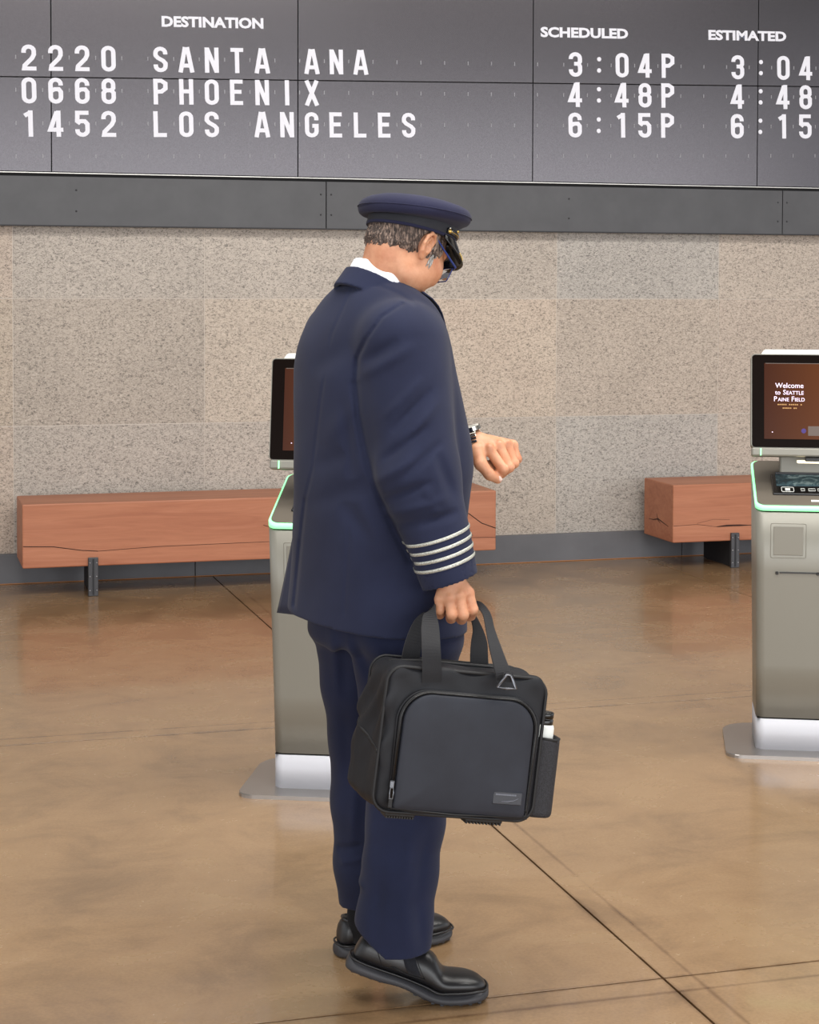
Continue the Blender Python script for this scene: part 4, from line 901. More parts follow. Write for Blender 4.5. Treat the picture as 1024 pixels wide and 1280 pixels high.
# left hand (raised fist, back up, thumb toward the photographer)
lk = [M(612, 562, 0.128), M(624, 558, 0.146), M(634, 556, 0.166), M(641, 557, 0.186)]
lp_ = [M(629, 587, 0.112), M(637, 584, 0.130), M(643, 579, 0.150), M(647, 574, 0.172)]
ld_ = [M(619, 594, 0.130), M(627, 592, 0.148), M(632, 587, 0.166), M(637, 581, 0.186)]
lt_ = [M(608, 580, 0.140), M(614, 579, 0.156), M(620, 576, 0.172), M(626, 572, 0.188)]
lth = [M(597, 563, 0.128), M(601, 580, 0.108), M(612, 593, 0.104), M(622, 599, 0.110)]
lw = M(592, 553, 0.165)
def body_f(x, y, z):
    zlo, zhi = float(z.min()), float(z.max()); d = np.full_like(x, 9.0)
    if zhi > 1.40:
        r_, f_, u_ = hcoord(x, y, z)
        head = np.maximum(face_local(r_, f_, u_), capu(x, y, z) - 0.050)
        d = smin(head, cone(x, y, z, NB_, NT_, 0.050, 0.049), 0.018)
        d = smin(d, cone(x, y, z, NC + V3(0, 0, -0.02), H(0, -0.058, -0.03), 0.046, 0.042), 0.016)   # nape
    if zhi > 0.78:
        core = torso(x, y, z, 0.034); core = smax(core, (hemz + 0.05) - z, 0.02); d = smin(d, core, 0.016)
        arm = smin(cone(x, y, z, SHR, ELR, 0.060, 0.048), cone(x, y, z, ELR, WRR + (rw - WRR) * 0.3, 0.046, 0.029), 0.02)
        arm = smin(arm, cone(x, y, z, WRR, rw, 0.029, 0.026), 0.01)
        arml = smin(cone(x, y, z, SHL, ELL, 0.055, 0.046), cone(x, y, z, ELL, lw, 0.044, 0.027), 0.02)
        d = smin(d, arm, 0.02); d = smin(d, arml, 0.02)
    if zhi > 0.72 and zlo < 1.02:
        hr = hand(x, y, z, rw, rk, rp_, rd_, rt_, rth, [0.0124, 0.0128, 0.0124, 0.0112])
        for q in rk: hr = smin(hr, ellip(x, y, z, q + V3(0, -0.006, 0.003), (0.0085, 0.0085, 0.0085)), 0.004)
        d = smin(d, hr, 0.008)
    if zhi > 1.02 and zlo < 1.38:
        hl = hand(x, y, z, lw, lk, lp_, ld_, lt_, lth, [0.0126, 0.0126, 0.0120, 0.0108])
        for q in lk: hl = smin(hl, ellip(x, y, z, q + V3(0, -0.006, 0.006), (0.0085, 0.0085, 0.0085)), 0.004)
        d = smin(d, hl, 0.008)
    if zlo < 1.05:
        leg = np.minimum(chain(x, y, z, [HPR, KNR, ANR], [0.085, 0.052, 0.036], 0.03), chain(x, y, z, [HPL, KNL, ANL], [0.085, 0.052, 0.036], 0.03))
        d = smin(d, leg, 0.03)
    return d
HPR = M(505, 800, -0.085); KNR = M(507, 985, -0.10); ANR = M(490, 1180, -0.13)
HPL = M(450, 800, 0.085); KNL = M(462, 970, 0.095); ANL = M(462, 1150, 0.10)
body = sdf_mesh('body', body_f, (-0.32, -0.42, 0.05), (0.36, 0.40, 1.76), 0.0022, M_skin, man, relax=1)
# finger nails, eyes
def blob(bm, c, r, Mx=None, seg=14):
    mt = Matrix.Translation(Vector(c))
    if Mx is not None: mt = mt @ Matrix([list(Mx[0]), list(Mx[1]), list(Mx[2])]).transposed().to_4x4()
    bmesh.ops.create_uvsphere(bm, u_segments=seg, v_segments=seg // 2 + 2, radius=1.0, matrix=mt @ Matrix.Diagonal((*r, 1)))
bm = bmesh.new(); blob(bm, lth[3] + V3(0.004, -0.0072, 0.0015), (0.0062, 0.0028, 0.0075), frame_mat((0.1, 1, 0), (-0.7, 0, 0.7))); bm_obj('thumb_nail', bm, M_nail, man, smooth=True)
for s in (-1, 1):
    bm = bmesh.new(); blob(bm, H(s * 0.032, 0.075, 0.001), (0.0115,) * 3); ey = bm_obj('eye', bm, M_eye, man, smooth=True)
    bm = bmesh.new(); blob(bm, H(s * 0.032, 0.0845, -0.001), (0.0055, 0.0030, 0.0055), HM); bm_obj('iris', bm, M_iris, ey, smooth=True)
    bm = bmesh.new(); tube_bm(bm, [H(s * 0.014, 0.097, 0.022), H(s * 0.030, 0.093, 0.027), H(s * 0.048, 0.079, 0.022)], [0.002, 0.003, 0.0015], 6); bm_obj('eyebrow', bm, M_hair, man, smooth=True)
# hair: a shell over the back and sides of the skull, ending ragged above the nape
def hair_f(x, y, z):
    r_, f_, u_ = hcoord(x, y, z)
    sk = smin(ellip(r_, f_, u_, (0, -0.012, 0.022), (0.076, 0.092, 0.083)), ellip(r_, f_, u_, (0, 0.022, -0.026), (0.067, 0.072, 0.078)), 0.03)
    sk = smin(sk, cone(x, y, z, NC + V3(0, 0, -0.02), H(0, -0.058, -0.03), 0.046, 0.042), 0.016)
    streak = 0.0011 * np.sin(r_ * 900 + f_ * 500 + 6 * np.sin(u_ * 60)) + 0.0008 * np.sin(f_ * 1300 - r_ * 400 + 5 * np.sin(u_ * 90 + 1))
    edge = 0.004 * np.sin(f_ * 330 + 2) + 0.003 * np.sin(r_ * 410) + 0.002 * np.sin(f_ * 900)
    low = (-0.060 + 0.36 * np.clip(f_ + 0.075, 0, 1) * 1.1) + edge      # hairline climbs from nape to the ear
    th = np.clip((u_ - low) / 0.02, 0.05, 1) * 0.0058
    d = sk - th - streak
    d = np.maximum(d, low - u_)
    d = np.maximum(d, f_ - 0.045 + 0 * u_)
    er = ellip(np.abs(r_), f_, u_, (0.086, -0.008, -0.008), (0.022, 0.023, 0.034)); d = np.maximum(d, -er)
    d = np.maximum(d, capu(x, y, z) - 0.020)
    return d
sdf_mesh('hair', hair_f, (-0.12, -0.12, 1.52), (0.16, 0.14, 1.78), 0.0018, M_hair, man, relax=0)
for s in (1, -1):
    bm = bmesh.new()
    rng = random.Random(5)
    for k in range(60):
        t = k / 59; a = rng.uniform(-0.010, 0.010); u0 = rng.uniform(-0.030, 0.030)
        f0 = 0.024 + a * (1.0 if u0 > -0.01 else 0.5)
        def surf(f_, u_):
            lo_, hi_ = 0.04, 0.10
            for _ in range(16):
                mid = (lo_ + hi_) / 2
                if float(face_local(np.array([mid]), np.array([f_]), np.array([u_]))[0]) < 0: lo_ = mid
                else: hi_ = mid
            return lo_
        pts = []
        for q in range(4):
            uu = u0 - 0.006 * q; ff = f0 - 0.001 * q; rr = surf(ff, uu) + 0.0010; pts.append(H(s * rr, ff, uu))
        tube_bm(bm, pts, [0.0011, 0.0012, 0.0011, 0.0005], 5)
    bm_obj('sideburn', bm, M_greyhair, man, smooth=True, label='grey sideburn')

# --- peaked cap
CM = frame_mat(V3(math.cos(YW) * math.cos(R(-13)), math.sin(YW) * math.cos(R(-13)), math.sin(R(-13))), (0, 0, 1))
def CL(r_, f_, u_): return CC + CM[0] * r_ + CM[1] * f_ + CM[2] * u_
cap = empty('cap', tuple(CC), parent=man)
def crel(p): return tuple(np.array(p) - CC)
def cap_loft(name, prof_, mat, N=72, parent=None, wav=0.0, closed=(False, True), **kw):
    """prof_: (half width, half length, centre forward, height, tilt front)"""
    bm = bmesh.new(); rings = []
    for (a, b, cf, h_, tl) in prof_:
        rg = []
        for k in range(N):
            th = 2 * math.pi * k / N; r_ = a * math.sin(th); f_ = cf + b * math.cos(th)
            w = wav * (math.sin(3 * th + 0.5) + 0.6 * math.sin(7 * th))
            rg.append(bm.verts.new(crel(CL(r_ * (1 + w), f_ * (1 + w), h_ + tl * (f_ / 0.1)))))
        rings.append(rg)
    for A, Bq in zip(rings[:-1], rings[1:]):
        for k in range(N): bm.faces.new((A[k], A[(k + 1) % N], Bq[(k + 1) % N], Bq[k]))
    if closed[0]: bm.faces.new(rings[0][::-1])
    if closed[1]: bm.faces.new(rings[-1])
    return bm_obj(name, bm, mat, parent or cap, smooth=True, **kw)
# band (flared slightly), navy lower edge, crown, visor, strap
cap_loft('cap_band', [(0.084, 0.104, 0, -0.001, 0), (0.0885, 0.1085, 0, 0.0, 0), (0.090, 0.110, 0, 0.004, 0), (0.090, 0.110, 0, 0.030, 0.004), (0.086, 0.106, 0, 0.034, 0.004)], M_band, closed=(False, True))
cap_loft('band_edge', [(0.0885, 0.1085, 0, -0.001, 0), (0.0905, 0.1105, 0, -0.001, 0), (0.0912, 0.1112, 0, 0.0045, 0), (0.0895, 0.1095, 0, 0.0062, 0)], M_capcloth, closed=(False, False))
cap_loft('crown', [(0.088, 0.108, 0, 0.026, 0.004), (0.096, 0.114, 0.000, 0.0275, 0.006), (0.112, 0.122, 0.000, 0.030, 0.010), (0.1195, 0.1265, 0.000, 0.0335, 0.009), (0.1245, 0.130, 0.000, 0.0405, 0.008), (0.1255, 0.131, 0.000, 0.0480, 0.008), (0.1240, 0.1295, 0.000, 0.0560, 0.008), (0.118, 0.124, 0.000, 0.0635, 0.008), (0.106, 0.112, 0.0, 0.0700, 0.007), (0.086, 0.092, 0.0, 0.0755, 0.006), (0.055, 0.060, 0.0, 0.0795, 0.005), (0.020, 0.022, 0.0, 0.081, 0.003)], M_capcloth, wav=0.006)
bm = bmesh.new(); tube_bm(bm, [crel(CL(0.126 * math.sin(k / 60 * 2 * math.pi), 0.1315 * math.cos(k / 60 * 2 * math.pi), 0.0475 + 0.08 * 0.131 * math.cos(k / 60 * 2 * math.pi))) for k in range(60)], 0.0012, 6, True); bm_obj('crown_piping', bm, M_capcloth, cap, smooth=True)
bm = bmesh.new(); NV = 33; Vt = []; Vb = []
for j in range(8):
    s = j / 7; ra = []; rb = []
    for k in range(NV):
        th = R(-78 + 156 * k / (NV - 1)); w = math.cos(th * 90 / 80) ** 0.55 if abs(th) < R(79) else 0
        r0 = 0.0895 * math.sin(th); f0 = 0.1095 * math.cos(th)
        out_ = 0.030 * w * s; dr = 0.058 * w * (s ** 1.05)
        nx = math.sin(th); ny = math.cos(th)
        ra.append(bm.verts.new(crel(CL(r0 + nx * out_, f0 + ny * out_, 0.006 - dr)))); rb.append(bm.verts.new(crel(CL(r0 + nx * (out_ - 0.0026), f0 + ny * (out_ - 0.0026), 0.004 - dr))))
    Vt.append(ra); Vb.append(rb)
for V_ in (Vt, Vb):
    for j in range(7):
        for k in range(NV - 1): bm.faces.new((V_[j][k], V_[j][k + 1], V_[j + 1][k + 1], V_[j + 1][k]))
for k in range(NV - 1): bm.faces.new((Vt[7][k], Vt[7][k + 1], Vb[7][k + 1], Vb[7][k])); bm.faces.new((Vt[0][k], Vt[0][k + 1], Vb[0][k + 1], Vb[0][k]))
for j in range(7):
    for k in (0, NV - 1): bm.faces.new((Vt[j][k], Vt[j + 1][k], Vb[j + 1][k], Vb[j][k]))
vis = bm_obj('visor', bm, M_patent, cap, smooth=True)
def bandpt(deg, h_, off=0.0025): 
    th = R(deg); return crel(CL((0.090 + off) * math.sin(th), (0.110 + off) * math.cos(th), h_))
for hh in (0.0095, 0.0155):
    tube('chin_strap', [bandpt(-75 + 150 * k / 40, hh + 0.001 * math.cos(R(-75 + 150 * k / 40))) for k in range(41)], 0.0030, M_patent, cap, n=6)
tube('gold_cord', [bandpt(-70 + 140 * k / 40, 0.0125, 0.005) for k in range(41)], 0.0011, M_gold, cap, n=6)
for s in (-1, 1):
    bm = bmesh.new(); blob(bm, bandpt(s * 72, 0.0125, 0.004), (0.0055, 0.0055, 0.0055)); bm_obj('strap_button', bm, M_gold, cap, smooth=True)
    bm = bmesh.new(); blob(bm, bandpt(s * 72, 0.0195, 0.004), (0.0028, 0.0028, 0.0028)); blob(bm, bandpt(s * 68, 0.0145, 0.004), (0.003, 0.003, 0.003)); bm_obj('strap_buckle', bm, M_watch, cap, smooth=True)
# front badge: laurel and wings, seen only from the front
bm = bmesh.new(); blob(bm, bandpt(0, 0.030, 0.008), (0.012, 0.012, 0.014)); 
for s in (-1, 1):
    for q in range(4): blob(bm, bandpt(s * (6 + q * 3.5), 0.028 + q * 0.0015, 0.005), (0.005, 0.005, 0.006), seg=8)
bm_obj('badge', bm, M_gold, cap, smooth=True)
bm = bmesh.new()
for k in range(26):
    th = R(-50 + 100 * k / 25); w = math.cos(th * 90 / 80) ** 0.55; s = 0.80
    p = crel(CL(0.0895 * math.sin(th) + math.sin(th) * (0.030 * w * s + 0.001), 0.1095 * math.cos(th) + math.cos(th) * (0.030 * w * s + 0.001), 0.006 - 0.058 * w * s)); blob(bm, p, (0.0022, 0.0022, 0.0020), seg=6)
bm_obj('gold_leaf_trim', bm, M_gold, vis, smooth=True)

# --- spectacles
gl = empty('spectacles', tuple(H(0, 0.10, 0.0)), parent=man)
def grel(p): return tuple(np.array(p) - H(0, 0.10, 0.0))
for s in (1, -1):
    c0 = H(s * 0.034, 0.104, -0.012); pts = rounded_poly([(-0.027, -0.019), (0.027, -0.019), (0.029, 0.016), (-0.027, 0.016)], 0.009, 5)
    P_ = [grel(H(s * (0.034 + a), 0.104 - 0.008 * max(0, a / 0.027) ** 2 + 0.0 * b, -0.012 + b)) for a, b in pts]
    tube('lens_rim', P_, 0.0013, M_blueframe, gl, n=6, closed=True)
    bm = bmesh.new(); vs = [bm.verts.new(q) for q in P_]; bm.faces.new(vs); lo = bm_obj('lens', bm, M_lens, gl); md = lo.modifiers.new('t', 'SOLIDIFY'); md.thickness = 0.0012
    tube('temple_arm', [grel(H(s * 0.064, 0.098, 0.000)), grel(H(s * 0.0745, 0.092, 0.001)), grel(H(s * 0.0785, 0.05, 0.010)), grel(H(s * 0.080, 0.012, 0.020)), grel(H(s * 0.079, -0.008, 0.026))], [0.0022, 0.0026, 0.0024, 0.002, 0.0018], M_blueframe, gl, n=6)
tube('bridge', [grel(H(-0.008, 0.104, -0.006)), grel(H(0, 0.107, -0.003)), grel(H(0.008, 0.104, -0.006))], 0.0014, M_blueframe, gl, n=6)

# --- wrist watch on the raised arm
wd = (lk[1] - lw); wd /= np.linalg.norm(wd); wc = M(591, 547, 0.165)
fdir = (lw - ELL) / np.linalg.norm(lw - ELL); wf = (fdir + 0.3 * V3(0, 0, 1)); wup = frame_mat(fdir, V3(-0.05, -0.15, 1.0))
wt = empty('wrist_watch', tuple(wc), parent=man)
wcr = lw + fdir * 0.010
def wr_(a, rr, along): 
    return tuple(wcr - wc + wup[0] * math.sin(a) * rr * 1.05 + wup[2] * math.cos(a) * rr + fdir * along)
for k in range(24):
    a = R(22 + (360 - 44) * k / 23); bm = bmesh.new()
    q = wr_(a, 0.0305, 0.0); Mx = Matrix((list(wup[0] * math.cos(a) - wup[2] * math.sin(a)), list(fdir), list(wup[0] * math.sin(a) + wup[2] * math.cos(a)))).transposed()
    add_box(bm, q, (0.0062, 0.016, 0.0028), 0.0008, Mx, 1); bm_obj('bracelet_link', bm, M_watch, wt)
Mx = Matrix((list(wup[0]), list(fdir), list(wup[2]))).transposed()
bm = bmesh.new(); bmesh.ops.create_cone(bm, segments=32, radius1=0.0185, radius2=0.0170, depth=0.009, cap_ends=True, matrix=Matrix.Translation(wr_(0, 0.0335, 0)) @ Mx.to_4x4()); ca = bm_obj('watch_case', bm, M_watch, wt)
bm = bmesh.new(); bmesh.ops.create_cone(bm, segments=32, radius1=0.0150, radius2=0.0150, depth=0.002, cap_ends=True, matrix=Matrix.Translation(wr_(0, 0.0378, 0)) @ Mx.to_4x4()); bm_obj('watch_dial', bm, M_dial, ca)
for ang_, ln in ((20, 0.010), (140, 0.007)):
    bm = bmesh.new(); d_ = Vector(wup[0]) * math.sin(R(ang_)) + Vector(fdir) * math.cos(R(ang_)); p0 = Vector(wr_(0, 0.0392, 0)); tube_bm(bm, [p0, p0 + d_ * ln], 0.0005, 4); bm_obj('watch_hand', bm, M_black, ca)

# --- trousers
TC = mk([(440, 800, 470, 860, -0.010, 0.016), (470, 860, 486, 900, -0.006, 0.018), (455, 790, 500, 850, 0.004, 0.016), (466, 1000, 458, 1090, 0.004, 0.014), (515, 1036, 505, 1100, 0.005, 0.012), (505, 1100, 512, 1190, 0.005, 0.014), (533, 1040, 522, 1120, -0.005, 0.012), (522, 1120, 528, 1188, -0.004, 0.012),
    (478, 1080, 470, 1170, -0.004, 0.014), (430, 800, 425, 900, -0.005, 0.014), (425, 900, 432, 1010, -0.005, 0.016), (440, 1010, 436, 1100, 0.005, 0.012), (420, 1105, 445, 1096, -0.005, 0.008), (424, 1120, 450, 1112, 0.004, 0.008), (410, 790, 418, 900, 0.004, 0.012)])
def yshift(q, d): return q + V3(0, d, 0)
TR_ = [M(506, 800, -0.075), M(507, 880, -0.09), M(508, 1025, -0.115), M(499, 1089, -0.135), M(492.5, 1150, -0.155), M(491, 1210, -0.165)]
TRr = [0.128, 0.100, 0.0835, 0.0815, 0.082, 0.086]
TL_ = [M(458, 800, 0.08), M(457, 850, 0.085), M(461, 920, 0.09), M(463, 1000, 0.095), M(463, 1076, 0.10), M(466, 1150, 0.11)]
TLr = [0.120, 0.101, 0.092, 0.088, 0.083, 0.072]
def leg_sdf(x, y, z, P, r, sh=0.0):
    d = 1e9 + 0 * x
    for i in range(len(P) - 1): d = smin(d, cone(x, y, z, P[i], P[i + 1], r[i] - sh, r[i + 1] - sh), 0.02) if i else cone(x, y, z, P[0], P[1], r[0] - sh, r[1] - sh)
    return d
def trousers_f(x, y, z):
    wob = 0.002 * vnoise(x, y, z, 1.6)
    near = crease(x, z, TC, y < 0.16) * np.clip((0.16 - y) / 0.06, 0, 1)
    a = leg_sdf(x, y, z, TR_, TRr); b = leg_sdf(x, y, z, TL_, TLr)
    # hems: near leg rises toward the heel at the back; far leg nearly level
    hx0, hz0 = M(447, 1165, -0.2)[[0, 2]]; hx1, hz1 = M(482, 1191, -0.2)[[0, 2]]
    hem = hz1 + np.clip((hx1 - x) / (hx1 - hx0), 0, 1.5) * (hz0 - hz1)
    fz = M(430, 1134, 0.05)[2]
    ai = leg_sdf(x, y, z, TR_, TRr, 0.018); bi = leg_sdf(x, y, z, TL_, TLr, 0.018)
    a = np.maximum(np.maximum(a, hem - z), -np.maximum(ai, z - hem - 0.09)); b = np.maximum(np.maximum(b, fz - z + 0.06 * (x + 0.05)), -np.maximum(bi, z - fz - 0.07))
    pel = torso(x - 0.018, y, z, 0.030)
    d = smin(a, b, 0.018); d = smin(d, smax(pel, (hemz - 0.05) - z, 0.03), 0.02)
    d = d - near - wob
    return np.maximum(d, z - (hemz + 0.14))
sdf_mesh('trousers', trousers_f, (-0.30, -0.33, 0.04), (0.27, 0.30, hemz + 0.16), 0.0038, M_navy_t, man, relax=1)

# --- shoes
def shoe(name, heel, toe, bend, label):
    """heel/toe: ground points under heel back and toe tip in the man's frame"""
    heel = V3(heel[0], heel[1], 0); toe = V3(toe[0], toe[1], 0); ax = toe - heel; Ls = np.linalg.norm(ax); ax /= Ls; sd = V3(-ax[1], ax[0], 0)
    sb = 0.66 * Ls; th = R(bend)
    def P(s, y_, z_):
        if bend and s < sb + 0.02:                       # the rear of the shoe swings up about the ball
            k = min(1, (sb + 0.02 - s) / 0.06); a = th * k * k * (3 - 2 * k)
            ds = sb - s; s2 = sb - (ds * math.cos(a) - z_ * math.sin(a) * -1 * 0 ) ; 
            px_ = sb - ds * math.cos(a) + z_ * math.sin(a) * 1.0 - 0.0; pz_ = ds * math.sin(a) + z_ * math.cos(a)
            s, z_ = px_, pz_
        p = heel + ax * s + sd * y_; return V3(p[0], p[1], z_)
    def ring(s, zb, zt, hw, off, N=28, flat=0.5):
        out = []
        for k in range(N):
            t = 2 * math.pi * k / N; cy, sz = math.cos(t), math.sin(t)
            yy = hw * (abs(cy) ** 0.75) * (1 if cy > 0 else -1) + off; m = (zb + zt) / 2; hh = (zt - zb) / 2
            if sz > 0: yy = off + (yy - off) * (1 - 0.22 * sz)
            zz = m + hh * (abs(sz) ** (0.8 if sz > 0 else 0.45)) * (1 if sz > 0 else -1)
            out.append((s, yy, zz))
        return out
    def loftP(nm, rings, mat, parent, **kw):
        bm = bmesh.new(); V = [[bm.verts.new(P(*q)) for q in rg] for rg in rings]; n = len(V[0])
        for A, Bq in zip(V[:-1], V[1:]):
            for k in range(n): bm.faces.new((A[k], A[(k + 1) % n], Bq[(k + 1) % n], Bq[k]))
        bm.faces.new(V[0][::-1]); bm.faces.new(V[-1])
        o = bm_obj(nm, bm, mat, parent, smooth=True, **kw); md = o.modifiers.new('s', 'SUBSURF'); md.levels = 1; md.render_levels = 1; return o
    f = Ls / 0.31
    up_st = [(0.004, 0.030, 0.044, 0.010, 0), (0.008, 0.028, 0.068, 0.022, 0), (0.016, 0.027, 0.088, 0.030, 0), (0.035, 0.027, 0.090, 0.034, 0), (0.06, 0.027, 0.085, 0.0355, 0), (0.09, 0.027, 0.084, 0.036, 0), (0.115, 0.027, 0.090, 0.037, 0), (0.14, 0.027, 0.096, 0.040, 0), (0.165, 0.027, 0.092, 0.044, 0), (0.19, 0.026, 0.078, 0.048, 0), (0.21, 0.025, 0.067, 0.051, 0), (0.225, 0.025, 0.063, 0.052, 0), (0.245, 0.025, 0.063, 0.051, -0.001), (0.268, 0.025, 0.060, 0.046, -0.002), (0.287, 0.025, 0.053, 0.036, -0.003), (0.299, 0.025, 0.043, 0.022, -0.003), (0.304, 0.026, 0.034, 0.008, -0.003)]
    so_st = [(-0.004, 0.004, 0.030, 0.012, 0), (0.0, 0.001, 0.031, 0.026, 0), (0.012, 0.0, 0.031, 0.036, 0), (0.04, 0.0, 0.031, 0.040, 0), (0.08, 0.0, 0.030, 0.0395, 0), (0.10, 0.004, 0.030, 0.0385, 0), (0.13, 0.005, 0.030, 0.040, 0), (0.155, 0.001, 0.029, 0.045, 0), (0.18, 0.0, 0.028, 0.051, 0), (0.21, 0.0, 0.028, 0.056, 0), (0.245, 0.0, 0.028, 0.056, 0), (0.27, 0.001, 0.028, 0.051, -0.001), (0.29, 0.003, 0.029, 0.041, -0.002), (0.304, 0.006, 0.029, 0.025, -0.003), (0.310, 0.010, 0.029, 0.010, -0.003)]
    root = loftP(name, [ring(s * f, a, b, c_, o_) for s, a, b, c_, o_ in up_st], M_leather, man, label=label)
    so = loftP('sole', [ring(s * f, a, b, c_, o_) for s, a, b, c_, o_ in so_st], M_sole, root)
    # welt line, tread lugs
    def side(s, sign, st, zz, extra):
        ss = [q[0] for q in st]; hw = np.interp(s, ss, [q[3] for q in st]); of = np.interp(s, ss, [q[4] for q in st]); return P(s * f, of + sign * (hw + extra), zz)
    h0 = float(np.interp(0.02, [q[0] for q in so_st], [q[3] for q in so_st])) - 0.0015; h1 = float(np.interp(0.29, [q[0] for q in so_st], [q[3] for q in so_st])) - 0.0015
    wl = [P((0.020 - 0.021 * math.cos(R(a_))) * f, h0 * math.sin(R(a_)) * -1, 0.031) for a_ in range(-75, 76, 15)] + [side(0.024 + 0.262 * k / 40, -1, so_st, 0.031, -0.0015) for k in range(41)] + [P((0.290 + 0.0170 * math.cos(R(a_))) * f, -0.003 - h1 * math.sin(R(a_)), 0.031) for a_ in range(75, -76, -15)] + [side(0.286 - 0.262 * k / 40, 1, so_st, 0.031, -0.0015) for k in range(41)]
    tube('welt', wl, 0.0026, M_leather, root, n=6, closed=True)
    bm = bmesh.new()
    for k in range(15):
        s = 0.014 + 0.275 * k / 14
        if 0.09 < s < 0.15: continue
        for sg in (-1, 1):
            q = side(s, sg, so_st, 0.004, -0.016); add_box(bm, q, (0.008, 0.010, 0.007), 0.001, Matrix.Rotation(math.atan2(ax[1], ax[0]), 3, 'Z') @ (Matrix.Rotation(th if s < 0.19 else 0, 3, 'Y')), 1)
    bm_obj('tread', bm, M_sole, root, kind='stuff')
    # padded collar, elastic gusset and stitched seams
    tube('padded_collar', [P(q[0] * f, q[1], q[2]) for q in [(0.020, 0, 0.083), (0.026, -0.020, 0.083), (0.05, -0.0275, 0.081), (0.085, -0.028, 0.079), (0.115, -0.025, 0.086), (0.125, 0, 0.095), (0.115, 0.025, 0.086), (0.085, 0.028, 0.079), (0.05, 0.0275, 0.081), (0.026, 0.020, 0.083)]], 0.0062, M_leather, root, n=8, closed=True)
    for sg in (-1, 1):
        def skin_pt(s, z_, ex=0.0012):
            ss = [q[0] for q in up_st]; zb_ = np.interp(s, ss, [q[1] for q in up_st]); zt_ = np.interp(s, ss, [q[2] for q in up_st]); hw = np.interp(s, ss, [q[3] for q in up_st]); m = (zb_ + zt_) / 2; hh = (zt_ - zb_) / 2
            szp = min(1, abs((z_ - m) / hh)); sz = szp ** (1 / 0.8 if z_ > m else 1 / 0.45); cy = math.sqrt(max(0, 1 - sz * sz)); yy = hw * cy ** 0.75 * (1 - 0.22 * sz if z_ > m else 1) + ex
            return P(s * f, sg * yy, z_)
        gp = [[(0.098, 0.078), (0.122, 0.082)], [(0.104, 0.066), (0.131, 0.070)], [(0.112, 0.054), (0.140, 0.058)], [(0.122, 0.044), (0.148, 0.047)]]
        Vg = [skin_pt(*(np.array(a) + (np.array(b) - np.array(a)) * t), 0.0022) for a, b in gp for t in (0, 0.33, 0.66, 1)]
        Fg = [(i * 4 + j, i * 4 + j + 1, i * 4 + j + 5, i * 4 + j + 4) for i in range(3) for j in range(3)]
        o = mesh_obj('elastic_gusset', Vg, Fg, M_elastic, root, smooth=True); md = o.modifiers.new('s', 'SOLIDIFY'); md.thickness = 0.002; md.offset = 0
        for pts in ([(0.036, 0.082), (0.046, 0.066), (0.058, 0.05), (0.070, 0.034)], [(0.124, 0.086), (0.136, 0.068), (0.150, 0.052), (0.158, 0.044), (0.120, 0.040), (0.085, 0.044)], [(0.070, 0.034), (0.09, 0.046), (0.115, 0.041)]):
            tube('seam', [skin_pt(a, b, 0.0006) for a, b in pts], 0.0011, M_zip, root, n=5)
    return root
def gpt(u, v, dy): q = M(u, v, dy); return q
hx = M(432, 1200, -0.165)[0]; tx_ = M(611, 1245, -0.165)[0]
shoe('shoe', (hx - 0.012, -0.170), (tx_, -0.160), 20, 'black leather slip-on shoe with its heel lifted')
hx = M(421, 1195, 0.075)[0]; tx_ = M(562, 1170, 0.215)[0]
shoe('shoe', (hx, 0.085), (tx_, 0.225), 0, 'black leather slip-on shoe flat on the floor')
tube('sock', [ANL + V3(-0.012, -0.01, 0.08), ANL + V3(-0.016, -0.005, 0.0), V3(*(ANL + V3(-0.016, 0.0, -0.04)))], [0.036, 0.038, 0.036], M_sock, man, n=20)
tube('sock', [ANR + V3(0.0, 0.0, 0.08), ANR + V3(-0.004, -0.01, 0.02), V3(*(ANR + V3(-0.004, -0.015, -0.02)))], [0.036, 0.036, 0.034], M_sock, man, n=20)

#=====================================================================BAG
BW, BH, BD = 0.352, 0.298, 0.165
ry = R(14); rl = R(7.8); pt = R(-3)
BM = Matrix.Rotation(ry, 3, 'Z') @ Matrix.Rotation(rl, 3, 'Y') @ Matrix.Rotation(pt, 3, 'X')
fc = Vector((0.1072, -0.420, 0.6256))               # centre of the front face in the man's frame
bagl = fc + BM @ Vector((0, BD / 2, -BH / 2))
Wm = Matrix.Translation(MAN.tolist()) @ Matrix.Rotation(YAW, 4, 'Z')
bag = empty('travel_bag', (0, 0, 0), label='black nylon crew bag with a front zip pocket hanging from the man\'s right hand', cat='bag')
bag.matrix_world = Wm @ Matrix.Translation(bagl) @ BM.to_4x4()
def b2(v3):                                        # man's frame -> bag frame
    return BM.transposed() @ (Vector(v3) - bagl)
def mpb(u, v, dy): return np.array(b2(mp(u, v, dy)))
def sbox2(x, z, hx_, hz_, r): 
    qx = np.abs(x) - hx_ + r; qz = np.abs(z) - hz_ + r; return np.sqrt(np.maximum(qx, 0) ** 2 + np.maximum(qz, 0) ** 2) + np.minimum(np.maximum(qx, qz), 0) - r
